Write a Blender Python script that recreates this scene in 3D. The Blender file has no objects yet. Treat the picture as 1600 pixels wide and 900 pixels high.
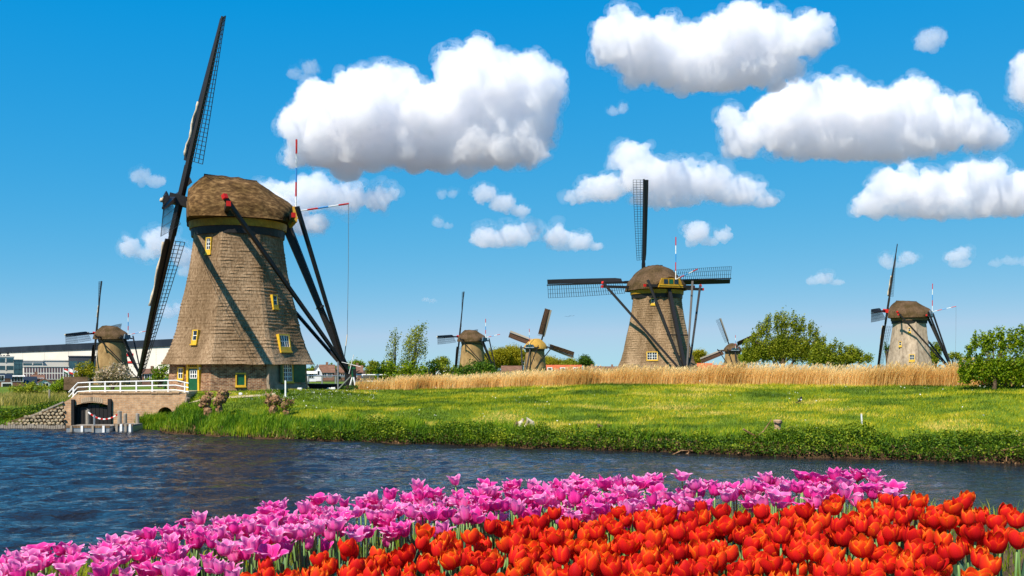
import bpy, bmesh, math, random
import numpy as np
from mathutils import Vector, Matrix, Euler, noise as mnoise

sc = bpy.context.scene
COL = sc.collection
R = math.radians
FPX = 1556.0            # focal length in pixels of the 1600 px wide photograph (35 mm lens)
HY = 578.0              # row of the horizon
CZ = 3.9                # eye height above the water
GZ = 2.45               # level of the mill yard

# ---------------------------------------------------------------- camera, sky, sun, exposure
cam = bpy.data.cameras.new('camera')
cam.sensor_width = 36.0
cam.lens = 36.0 * FPX / 1600.0
cam.shift_y = (HY - 450.0) / 1600.0
cam.clip_start, cam.clip_end = 0.05, 60000.0
cam_ob = bpy.data.objects.new('camera', cam)
cam_ob.location = (0, 0, CZ)
cam_ob.rotation_euler = (R(90), 0, 0)
COL.objects.link(cam_ob)
sc.camera = cam_ob

SUN_EL, SUN_AZ = R(50), R(214)      # azimuth counted clockwise from +Y (the view direction)
world = bpy.data.worlds.new('World')
sc.world = world
world.use_nodes = True
wt = world.node_tree
for n in list(wt.nodes): wt.nodes.remove(n)
w_out = wt.nodes.new('ShaderNodeOutputWorld')
w_bg = wt.nodes.new('ShaderNodeBackground')
w_sky = wt.nodes.new('ShaderNodeTexSky')
w_sky.sky_type = 'NISHITA'
w_sky.sun_disc = False
w_sky.sun_elevation = SUN_EL
w_sky.sun_rotation = SUN_AZ
w_sky.altitude = 0
w_sky.air_density = 0.5
w_sky.dust_density = 0.0
w_sky.ozone_density = 10.0
w_bg.inputs['Strength'].default_value = 0.1
# the photograph's strong colour grade: one gain and one power per channel, the same over the whole sky
w_sep = wt.nodes.new('ShaderNodeSeparateColor')
w_com = wt.nodes.new('ShaderNodeCombineColor')
wt.links.new(w_sky.outputs['Color'], w_sep.inputs['Color'])
for ch, (gain, power) in enumerate(((1.60, 1.30), (0.575, 0.44), (0.585, 0.10))):
    m1 = wt.nodes.new('ShaderNodeMath'); m1.operation = 'MULTIPLY'; m1.inputs[1].default_value = 0.1
    m2 = wt.nodes.new('ShaderNodeMath'); m2.operation = 'POWER'; m2.inputs[1].default_value = power
    m3 = wt.nodes.new('ShaderNodeMath'); m3.operation = 'MULTIPLY'; m3.inputs[1].default_value = gain * 10.0
    wt.links.new(w_sep.outputs[ch], m1.inputs[0])
    wt.links.new(m1.outputs[0], m2.inputs[0])
    wt.links.new(m2.outputs[0], m3.inputs[0])
    if ch == 0:
        m4 = wt.nodes.new('ShaderNodeMath'); m4.operation = 'SUBTRACT'; m4.use_clamp = False; m4.inputs[1].default_value = 0.27
        m5 = wt.nodes.new('ShaderNodeMath'); m5.operation = 'MAXIMUM'; m5.inputs[1].default_value = 0.02
        wt.links.new(m3.outputs[0], m4.inputs[0]); wt.links.new(m4.outputs[0], m5.inputs[0])
        m3 = wt.nodes.new('ShaderNodeMath'); m3.operation = 'MINIMUM'; m3.inputs[1].default_value = 3.0; wt.links.new(m5.outputs[0], m3.inputs[0])
    wt.links.new(m3.outputs[0], w_com.inputs[ch])
wt.links.new(w_com.outputs['Color'], w_bg.inputs['Color'])
wt.links.new(w_bg.outputs['Background'], w_out.inputs['Surface'])

sun = bpy.data.lights.new('sun', 'SUN')
sun.energy = 5.0
sun.angle = R(0.5)
sun.color = (1.0, 0.91, 0.78)
sun_ob = bpy.data.objects.new('sun', sun)
sd = Vector((math.sin(SUN_AZ) * math.cos(SUN_EL), math.cos(SUN_AZ) * math.cos(SUN_EL), math.sin(SUN_EL)))
sun_ob.rotation_euler = sd.to_track_quat('Z', 'Y').to_euler()
sun_ob.location = (-40, -40, 80)
COL.objects.link(sun_ob)

sc.view_settings.view_transform = 'Standard'
sc.view_settings.look = 'None'
sc.view_settings.exposure = 0.5
sc.view_settings.gamma = 1.0
sc.cycles.max_bounces = 36
sc.cycles.diffuse_bounces = 4
sc.cycles.glossy_bounces = 3
sc.cycles.volume_bounces = 36
sc.cycles.transparent_max_bounces = 8
sc.cycles.caustics_reflective = False
sc.cycles.caustics_refractive = False

# ---------------------------------------------------------------- helpers
RNG = np.random.default_rng(7)
RND = random.Random(11)

def P(px, py, d):
    """the point that lies d metres in front of the camera on the ray through a photograph pixel"""
    return Vector(((px - 800.0) / FPX * d, d, CZ - (py - HY) / FPX * d))

def tag(o, label=None, cat=None, group=None, kind=None):
    if label: o['label'] = label
    if cat: o['category'] = cat
    if group: o['group'] = group
    if kind: o['kind'] = kind
    return o

def thing(name, label, cat, loc=(0, 0, 0), rotz=0.0, group=None, scale=1.0):
    o = bpy.data.objects.new(name, None)
    o.empty_display_size = 0.3
    o.location = loc
    o.rotation_euler = (0, 0, rotz)
    o.scale = (scale,) * 3
    COL.objects.link(o)
    return tag(o, label, cat, group)

def link(name, me, mats, parent=None):
    o = bpy.data.objects.new(name, me)
    for m in (mats if isinstance(mats, (list, tuple)) else [mats]):
        if m is not None: me.materials.append(m)
    COL.objects.link(o)
    if parent is not None: o.parent = parent
    return o

def mesh(name, v, f, mats, parent=None, smooth=False, mi=None):
    me = bpy.data.meshes.new(name)
    me.from_pydata([tuple(p) for p in v], [], f)
    if smooth: me.polygons.foreach_set('use_smooth', [True] * len(me.polygons))
    if mi is not None: me.polygons.foreach_set('material_index', mi)
    me.update()
    return link(name, me, mats, parent)

def np_mesh(name, co, faces, mat, parent=None, tint=None, smooth=False):
    """co (N,3), faces (M,k) all of one size; quick for big meshes"""
    me = bpy.data.meshes.new(name)
    M, k = faces.shape
    me.vertices.add(len(co)); me.vertices.foreach_set('co', co.astype(np.float32).ravel())
    me.loops.add(M * k); me.loops.foreach_set('vertex_index', faces.astype(np.int32).ravel())
    me.polygons.add(M)
    me.polygons.foreach_set('loop_start', np.arange(0, M * k, k, dtype=np.int32))
    me.polygons.foreach_set('loop_total', np.full(M, k, dtype=np.int32))
    if smooth: me.polygons.foreach_set('use_smooth', np.ones(M, dtype=bool))
    if tint is not None:
        a = me.attributes.new('tint', 'FLOAT', 'POINT'); a.data.foreach_set('value', tint.astype(np.float32))
    me.update(); me.validate()
    return link(name, me, mat, parent)

class MB:
    """collects boxes, bars and tubes and links them as ONE mesh object"""
    def __init__(s): s.v = []; s.f = []
    def add(s, v, f):
        n = len(s.v); s.v += [tuple(p) for p in v]; s.f += [tuple(i + n for i in q) for q in f]; return s
    def box(s, a, b):
        (x0, y0, z0), (x1, y1, z1) = a, b
        return s.add([(x0, y0, z0), (x1, y0, z0), (x1, y1, z0), (x0, y1, z0), (x0, y0, z1), (x1, y0, z1), (x1, y1, z1), (x0, y1, z1)],
                     [(0, 3, 2, 1), (4, 5, 6, 7), (0, 1, 5, 4), (1, 2, 6, 5), (2, 3, 7, 6), (3, 0, 4, 7)])
    def bar(s, p, q, w, h=None, w2=None, up=(0, 0, 1)):
        """square bar from p to q, w across (h the other way), tapering to w2"""
        p, q = Vector(p), Vector(q); d = (q - p).normalized(); u = Vector(up)
        if abs(d.dot(u)) > .98: u = Vector((1, 0, 0))
        a = d.cross(u).normalized(); b = a.cross(d).normalized()
        h = h or w; k = (w2 / w) if w2 else 1.0
        v = []
        for c, t in ((p, 1.0), (q, k)):
            v += [c + (a * sx * w + b * sy * h) * .5 * t for sx, sy in ((-1, -1), (1, -1), (1, 1), (-1, 1))]
        return s.add(v, [(0, 3, 2, 1), (4, 5, 6, 7), (0, 1, 5, 4), (1, 2, 6, 5), (2, 3, 7, 6), (3, 0, 4, 7)])
    def tube(s, pts, rad, n=6):
        pts = [Vector(p) for p in pts]
        rads = rad if isinstance(rad, (list, tuple)) else [rad] * len(pts)
        v = []; f = []
        for i, p in enumerate(pts):
            d = (pts[min(i + 1, len(pts) - 1)] - pts[max(i - 1, 0)]).normalized()
            u = Vector((0, 0, 1)) if abs(d.z) < .9 else Vector((1, 0, 0))
            a = d.cross(u).normalized(); b = a.cross(d)
            for k in range(n):
                t = 2 * math.pi * k / n
                v.append(p + (a * math.cos(t) + b * math.sin(t)) * rads[i])
        for i in range(len(pts) - 1):
            for k in range(n):
                f.append((i * n + k, i * n + (k + 1) % n, (i + 1) * n + (k + 1) % n, (i + 1) * n + k))
        f.append(tuple(range(n))[::-1]); f.append(tuple((len(pts) - 1) * n + k for k in range(n)))
        return s.add(v, f)
    def quad(s, a, b, c, d): return s.add([a, b, c, d], [(0, 1, 2, 3)])
    def prism(s, poly, a, b):
        """polygon of (x, z) pairs extruded from y=a to y=b"""
        n = len(poly)
        v = [(x, a, z) for x, z in poly] + [(x, b, z) for x, z in poly]
        return s.add(v, [tuple(range(n)), tuple(range(2 * n - 1, n - 1, -1))] + [(i, i + n, (i + 1) % n + n, (i + 1) % n) for i in range(n)])
    def lathe(s, prof, n=16, c=(0, 0, 0)):
        v = []; f = []
        for r, z in prof:
            for k in range(n):
                t = 2 * math.pi * k / n; v.append((c[0] + r * math.cos(t), c[1] + r * math.sin(t), c[2] + z))
        for i in range(len(prof) - 1):
            for k in range(n):
                f.append((i * n + k, i * n + (k + 1) % n, (i + 1) * n + (k + 1) % n, (i + 1) * n + k))
        f.append(tuple(range(n))[::-1]); f.append(tuple((len(prof) - 1) * n + k for k in range(n)))
        return s.add(v, f)
    def build(s, name, mats, parent=None, smooth=False): return mesh(name, s.v, s.f, mats, parent, smooth)

def vnoise(x, y, seed=0):
    """smooth value noise, vectorised"""
    g = np.random.default_rng(seed).random((256, 256))
    xi = np.floor(x).astype(int); yi = np.floor(y).astype(int); fx = x - xi; fy = y - yi
    fx = fx * fx * (3 - 2 * fx); fy = fy * fy * (3 - 2 * fy)
    a = g[xi % 256, yi % 256]; b = g[(xi + 1) % 256, yi % 256]; c = g[xi % 256, (yi + 1) % 256]; d = g[(xi + 1) % 256, (yi + 1) % 256]
    return (a * (1 - fx) + b * fx) * (1 - fy) + (c * (1 - fx) + d * fx) * fy

def fbm(x, y, seed=0, o=4):
    v = 0; a = .5
    for i in range(o):
        v = v + a * vnoise(x * 2 ** i, y * 2 ** i, seed + i); a *= .5
    return v / (1 - .5 ** o)

# ---------------------------------------------------------------- materials (all node based)
def lin(c): return tuple(((x / 255.0) / 12.92 if x <= 10 else (((x / 255.0) + .055) / 1.055) ** 2.4) for x in c)

def mat(name, cols, scale=4.0, rough=.8, bump=0.0, stretch=(1, 1, 1), detail=5, spec=.25, metal=0.0, dist=0.02):
    """principled material whose colour wanders between the given colours with a noise"""
    m = bpy.data.materials.new(name); m.use_nodes = True; nt = m.node_tree; b = nt.nodes['Principled BSDF']
    b.inputs['Roughness'].default_value = rough; b.inputs['Specular IOR Level'].default_value = spec; b.inputs['Metallic'].default_value = metal
    tc = nt.nodes.new('ShaderNodeTexCoord'); mp = nt.nodes.new('ShaderNodeMapping'); mp.inputs['Scale'].default_value = stretch
    nz = nt.nodes.new('ShaderNodeTexNoise'); nz.inputs['Scale'].default_value = scale; nz.inputs['Detail'].default_value = detail; nz.inputs['Roughness'].default_value = .65
    rp = nt.nodes.new('ShaderNodeValToRGB')
    nt.links.new(tc.outputs['Object'], mp.inputs['Vector']); nt.links.new(mp.outputs['Vector'], nz.inputs['Vector']); nt.links.new(nz.outputs['Fac'], rp.inputs['Fac'])
    n = len(cols)
    while len(rp.color_ramp.elements) < n: rp.color_ramp.elements.new(.5)
    for i, c in enumerate(cols):
        e = rp.color_ramp.elements[i]; e.position = .3 + .4 * (i / max(1, n - 1)); e.color = (*c, 1)
    nt.links.new(rp.outputs['Color'], b.inputs['Base Color'])
    if bump:
        bp = nt.nodes.new('ShaderNodeBump'); bp.inputs['Strength'].default_value = bump; bp.inputs['Distance'].default_value = dist
        nt.links.new(nz.outputs['Fac'], bp.inputs['Height']); nt.links.new(bp.outputs['Normal'], b.inputs['Normal'])
    return m

def leaf_mat(name, cols, trans=.35, rough=.55, spec=.2, gain=1.0, attr='tint'):
    """thin leaf: colour from the per-leaf 'tint' value, part of the light shines through"""
    m = bpy.data.materials.new(name); m.use_nodes = True; nt = m.node_tree; b = nt.nodes['Principled BSDF']; o = nt.nodes['Material Output']
    b.inputs['Roughness'].default_value = rough; b.inputs['Specular IOR Level'].default_value = spec
    at = nt.nodes.new('ShaderNodeAttribute'); at.attribute_name = attr
    rp = nt.nodes.new('ShaderNodeValToRGB'); n = len(cols)
    while len(rp.color_ramp.elements) < n: rp.color_ramp.elements.new(.5)
    for i, c in enumerate(cols):
        e = rp.color_ramp.elements[i]; e.position = i / max(1, n - 1); e.color = (*c, 1)
    nt.links.new(at.outputs['Fac'], rp.inputs['Fac']); nt.links.new(rp.outputs['Color'], b.inputs['Base Color'])
    tr = nt.nodes.new('ShaderNodeBsdfTranslucent'); mx = nt.nodes.new('ShaderNodeMixShader'); mx.inputs[0].default_value = trans
    nt.links.new(rp.outputs['Color'], tr.inputs['Color'])
    nt.links.new(b.outputs[0], mx.inputs[1]); nt.links.new(tr.outputs[0], mx.inputs[2]); nt.links.new(mx.outputs[0], o.inputs['Surface'])
    return m

def petal_mat(name, cols, trans):
    m = leaf_mat(name, cols, trans, .62, .15); nt = m.node_tree; at = [n for n in nt.nodes if n.type == 'ATTRIBUTE'][0]; rp = [n for n in nt.nodes if n.type == 'VALTORGB'][0]
    tc = nt.nodes.new('ShaderNodeTexCoord'); mp = nt.nodes.new('ShaderNodeMapping'); mp.inputs['Scale'].default_value = (1, 1, .10); nz = nt.nodes.new('ShaderNodeTexNoise'); nz.inputs['Scale'].default_value = 420; nz.inputs['Detail'].default_value = 2
    ma = nt.nodes.new('ShaderNodeMath'); ma.operation = 'MULTIPLY_ADD'; ma.inputs[1].default_value = .34; ma2 = nt.nodes.new('ShaderNodeMath'); ma2.operation = 'SUBTRACT'; ma2.inputs[1].default_value = .17
    nt.links.new(tc.outputs['Object'], mp.inputs['Vector']); nt.links.new(mp.outputs['Vector'], nz.inputs['Vector']); nt.links.new(nz.outputs['Fac'], ma.inputs[0]); nt.links.new(at.outputs['Fac'], ma.inputs[2]); nt.links.new(ma.outputs[0], ma2.inputs[0]); nt.links.new(ma2.outputs[0], rp.inputs['Fac'])
    return m

def brick_mat(name, c1, c2, mortar, size=.24, rough=.9, lo=(.28, .22, .19)):
    m = bpy.data.materials.new(name); m.use_nodes = True; nt = m.node_tree; b = nt.nodes['Principled BSDF']
    b.inputs['Roughness'].default_value = rough; b.inputs['Specular IOR Level'].default_value = .15
    uv = nt.nodes.new('ShaderNodeUVMap'); bt = nt.nodes.new('ShaderNodeTexBrick')
    bt.inputs['Scale'].default_value = 1.0; bt.inputs['Brick Width'].default_value = size; bt.inputs['Row Height'].default_value = size * .34
    bt.inputs['Mortar Size'].default_value = size * .045; bt.inputs['Color1'].default_value = (*c1, 1); bt.inputs['Color2'].default_value = (*c2, 1); bt.inputs['Mortar'].default_value = (*mortar, 1)
    bt.inputs['Bias'].default_value = -.1
    nz = nt.nodes.new('ShaderNodeTexNoise'); nz.inputs['Scale'].default_value = 2.6; nz.inputs['Detail'].default_value = 10; nz.inputs['Roughness'].default_value = .75
    hs = nt.nodes.new('ShaderNodeMix'); hs.data_type = 'RGBA'; hs.blend_type = 'MULTIPLY'; hs.inputs[0].default_value = .75
    rp = nt.nodes.new('ShaderNodeValToRGB'); rp.color_ramp.elements[0].position = .40; rp.color_ramp.elements[0].color = (*lo, 1); rp.color_ramp.elements[1].position = .62; rp.color_ramp.elements[1].color = (1.25, 1.2, 1.1, 1)
    nt.links.new(uv.outputs[0], bt.inputs['Vector']); nt.links.new(uv.outputs[0], nz.inputs['Vector']); nt.links.new(nz.outputs['Fac'], rp.inputs['Fac'])
    nt.links.new(bt.outputs['Color'], hs.inputs[6]); nt.links.new(rp.outputs['Color'], hs.inputs[7]); nt.links.new(hs.outputs[2], b.inputs['Base Color'])
    bp = nt.nodes.new('ShaderNodeBump'); bp.inputs['Strength'].default_value = .5; bp.inputs['Distance'].default_value = .02; bp.invert = True
    nt.links.new(bt.outputs['Fac'], bp.inputs['Height']); nt.links.new(bp.outputs['Normal'], b.inputs['Normal'])
    return m

T_GREY = mat('thatch_grey', [(.115, .068, .035), (.275, .182, .105), (.42, .30, .19)], 2.2, .95, .8, (5, 5, 1.6), 8, .1, dist=.06)
T_BROWN = mat('thatch_brown', [(.030, .015, .006), (.12, .066, .026), (.30, .18, .075)], 1.9, .95, 1.0, (1.1, 1.6, 2.4), 12, .1, dist=.06)
T_DARK = mat('thatch_dark', [(.045, .028, .016), (.095, .058, .032), (.15, .095, .05)], 2.5, .95, .6, (2, 3, 1.5), 7, .1, dist=.05)
T_PALE = mat('thatch_pale', [(.22, .16, .115), (.40, .31, .225), (.52, .41, .305)], 1.3, .95, .6, (2, 2, .8), 8, .1, dist=.05)
T_GOLD = mat('thatch_gold', [(.30, .17, .03), (.48, .27, .05), (.56, .34, .08)], 2.5, .95, .5, (2, 3, 1.5), 6, .1, dist=.05)
STONE_TAN = mat('tan_masonry', [(.16, .098, .04), (.31, .20, .085), (.40, .265, .12)], .9, .95, .4, (1, 1, .6), 8, .1, dist=.03)
BLACK_WOOD = mat('black_tarred_wood', [(.006, .006, .007), (.014, .012, .011), (.026, .022, .019)], 5, .55, .2, (3, 3, 3), 4, .35)
BROWN_WOOD = mat('weathered_brown_wood', [(.08, .05, .03), (.17, .11, .065), (.25, .17, .10)], 6, .85, .4, (2, 2, .5), 6, .2)
GREY_WOOD = mat('grey_weathered_wood', [(.18, .15, .12), (.30, .26, .21), (.40, .35, .29)], 7, .85, .4, (3, 3, .6), 6, .2)
YELLOW = mat('ochre_yellow_paint', [(.50, .28, .012), (.66, .40, .02), (.72, .46, .04)], 5, .5, .05, (1, 1, 1), 4, .4)
BLUE_GREY = mat('blue_grey_paint', [(.02, .06, .10), (.035, .10, .15)], 4, .5, .03)
OCHRE = mat('ochre_paint_and_shade', [(.22, .11, .008), (.36, .19, .012), (.44, .25, .02)], 3, .6, .05)  # darker copy of the yellow; on the curb it paints the cap's shadow
GREEN_PAINT = mat('dark_green_paint', [(.003, .055, .018), (.005, .085, .028), (.008, .105, .036)], 5, .4, .05, (1, 1, 1), 4, .45)
RED_PAINT = mat('red_paint', [(.42, .012, .008), (.58, .02, .012)], 4, .45, .03)
BLUE_PAINT = mat('sky_blue_paint', [(.03, .22, .55), (.05, .30, .66)], 4, .45, .03)
WHITE = mat('white_paint', [(.62, .62, .60), (.80, .80, .78), (.84, .84, .82)], 3, .5, .04)
CLOTH = mat('furled_canvas', [(.42, .34, .22), (.58, .49, .35), (.68, .60, .46)], 6, .9, .3)
BROWN_CLOTH = mat('dark_brown_canvas', [(.040, .015, .010), (.062, .024, .016), (.085, .035, .022)], 2, .85, .2, (1, 1, 4))
GLASS = mat('dark_window_glass', [(.010, .014, .018), (.02, .028, .036)], 1.5, .08, 0, spec=.6)
GLASS_BLUE = mat('blue_curtain_glass', [(.012, .04, .055), (.03, .085, .105), (.05, .12, .14)], .5, .12, 0, spec=.7)
ROPE = mat('rope', [(.10, .085, .06), (.16, .14, .10)], 5, .9)
CONCRETE = mat('grey_render', [(.17, .125, .09), (.27, .21, .15), (.34, .27, .20)], 2.2, .9, .2, detail=8)
METAL = mat('galvanised_steel', [(.30, .32, .34), (.44, .46, .48)], 5, .4, .05, metal=.6, spec=.5)
BRICK = brick_mat('brown_brick', (.22, .085, .040), (.42, .235, .125), (.44, .36, .27), .30)
QUAY_BRICK = brick_mat('orange_quay_brick', (.50, .29, .155), (.60, .38, .22), (.50, .39, .28), .34, lo=(.66, .60, .55))
STONES = mat('revetment_stone', [(.18, .14, .09), (.34, .27, .17), (.45, .37, .25)], 3, .9, .4, detail=6)
BARK = mat('bark', [(.045, .03, .02), (.11, .075, .048), (.19, .135, .09)], 9, .95, .9, (2, 2, .6), 7, .1, dist=.03)
KNOT_BARK = mat('knotty_willow_bark', [(.09, .045, .022), (.24, .13, .065), (.42, .27, .15)], 5, .95, 1.0, (1, 1, 1), 8, .1, dist=.05)
SOIL = mat('bare_earth', [(.045, .028, .015), (.10, .062, .032), (.17, .11, .06)], 2.5, .95, .7, detail=9, dist=.05)
SAND = mat('sandy_path', [(.36, .28, .17), (.48, .39, .25), (.55, .45, .3)], 2, .95, .3)
def soil_below(m, z0, z1, col):
    nt = m.node_tree; b = nt.nodes['Principled BSDF']; l = b.inputs['Base Color'].links[0].from_socket
    ge = nt.nodes.new('ShaderNodeNewGeometry'); sp = nt.nodes.new('ShaderNodeSeparateXYZ'); mr = nt.nodes.new('ShaderNodeMapRange'); mx = nt.nodes.new('ShaderNodeMix'); mx.data_type = 'RGBA'
    mr.inputs[1].default_value = z0; mr.inputs[2].default_value = z1; nt.links.new(ge.outputs['Position'], sp.inputs[0]); nt.links.new(sp.outputs['Z'], mr.inputs[0])
    nt.links.new(mr.outputs[0], mx.inputs[0]); mx.inputs[6].default_value = (*col, 1); nt.links.new(l, mx.inputs[7]); nt.links.new(mx.outputs[2], b.inputs['Base Color'])
    return m
TURF = mat('turf', [(.045, .085, .008), (.10, .16, .012), (.20, .23, .022)], .55, .95, .6, (1, 1, 1), 12, .1, dist=.04)
FIELD = mat('field_ground', [(.06, .09, .015), (.14, .15, .03), (.26, .21, .06)], .09, .95, .3, (1, 1, 1), 12, .1)
def weathered(m, scale, stretch, lo, hi, col=(1, 1, 1)):
    """broad old stains and streaks over a material's colour"""
    nt = m.node_tree; b = nt.nodes['Principled BSDF']; l = b.inputs['Base Color'].links[0].from_socket
    tc = nt.nodes.new('ShaderNodeTexCoord'); mp = nt.nodes.new('ShaderNodeMapping'); mp.inputs['Scale'].default_value = stretch; nz = nt.nodes.new('ShaderNodeTexNoise'); nz.inputs['Scale'].default_value = scale; nz.inputs['Detail'].default_value = 6
    rp = nt.nodes.new('ShaderNodeValToRGB'); rp.color_ramp.elements[0].position = .38; rp.color_ramp.elements[0].color = (lo * col[0], lo * col[1], lo * col[2], 1); rp.color_ramp.elements[1].position = .62; rp.color_ramp.elements[1].color = (hi, hi, hi, 1)
    mx = nt.nodes.new('ShaderNodeMix'); mx.data_type = 'RGBA'; mx.blend_type = 'MULTIPLY'; mx.inputs[0].default_value = 1
    nt.links.new(tc.outputs['Object'], mp.inputs['Vector']); nt.links.new(mp.outputs['Vector'], nz.inputs['Vector']); nt.links.new(nz.outputs['Fac'], rp.inputs['Fac'])
    nt.links.new(l, mx.inputs[6]); nt.links.new(rp.outputs['Color'], mx.inputs[7]); nt.links.new(mx.outputs[2], b.inputs['Base Color'])
weathered(T_GREY, .55, (1, 1, .35), .66, 1.16, (1, .96, .88)); weathered(T_BROWN, .6, (1, 1, 1), .62, 1.15, (1, 1, .85)); weathered(T_PALE, .5, (1, 1, .3), .74, 1.1); weathered(STONE_TAN, .5, (1, 1, .3), .72, 1.12); weathered(T_DARK, .6, (1, 1, 1), .7, 1.2, (.95, 1, .75))
def far_bounce_grey(m, y0, y1, col):
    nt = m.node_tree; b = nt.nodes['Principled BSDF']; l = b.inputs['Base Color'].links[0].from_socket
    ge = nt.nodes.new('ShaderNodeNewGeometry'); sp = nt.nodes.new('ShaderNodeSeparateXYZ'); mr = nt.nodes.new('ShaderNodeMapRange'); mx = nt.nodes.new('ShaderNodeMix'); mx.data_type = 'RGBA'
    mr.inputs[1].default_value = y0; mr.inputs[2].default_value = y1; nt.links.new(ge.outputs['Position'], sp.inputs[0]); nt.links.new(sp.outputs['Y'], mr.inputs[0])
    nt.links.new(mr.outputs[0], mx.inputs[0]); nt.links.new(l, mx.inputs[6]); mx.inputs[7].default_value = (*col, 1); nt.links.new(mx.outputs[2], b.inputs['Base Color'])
far_bounce_grey(TURF, 300, 700, (.17, .15, .12))  # far ground greyed to take green bounce light off the cloud bases
soil_below(TURF, .22, .42, (.06, .035, .018))
GRASS = leaf_mat('grass_blades', [(.050, .10, .004), (.17, .25, .005), (.36, .38, .008), (.56, .47, .018), (.74, .56, .12)], .3)
LUSH = leaf_mat('lush_bank_grass', [(.020, .070, .004), (.085, .20, .006), (.21, .34, .010), (.40, .44, .02)], .35)
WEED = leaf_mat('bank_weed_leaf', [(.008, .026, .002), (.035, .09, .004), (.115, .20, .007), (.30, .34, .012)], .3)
REED = leaf_mat('dry_reed', [(.62, .38, .11), (.82, .56, .20), (.90, .67, .29), (.94, .77, .41)], .55, .8)
STRAW = leaf_mat('pale_field_grass', [(.16, .19, .02), (.34, .30, .05), (.50, .40, .12), (.60, .50, .2)], .3, .8)
LEAF_BRIGHT = leaf_mat('bright_leaf', [(.03, .08, .003), (.11, .21, .005), (.24, .34, .008), (.40, .45, .018)], .45)
LEAF_OLIVE = leaf_mat('olive_leaf', [(.05, .085, .005), (.15, .20, .009), (.28, .32, .015), (.42, .43, .03)], .45)
LEAF_YELLOW = leaf_mat('yellow_spring_leaf', [(.10, .10, .004), (.24, .23, .007), (.38, .34, .010), (.48, .40, .018)], .4)
LEAF_DARK = leaf_mat('dark_leaf', [(.012, .035, .003), (.04, .10, .005), (.08, .16, .007), (.14, .22, .010)], .35)
BLOSSOM = leaf_mat('cream_blossom', [(.10, .12, .02), (.25, .22, .08), (.55, .42, .28), (.72, .60, .46)], .3)
DAISY = leaf_mat('white_flower_specks', [(.62, .62, .50), (.80, .80, .72)], .2)
TWIG = leaf_mat('dry_twigs', [(.10, .05, .022), (.24, .13, .06), (.42, .27, .14)], .1, .9)

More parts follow.
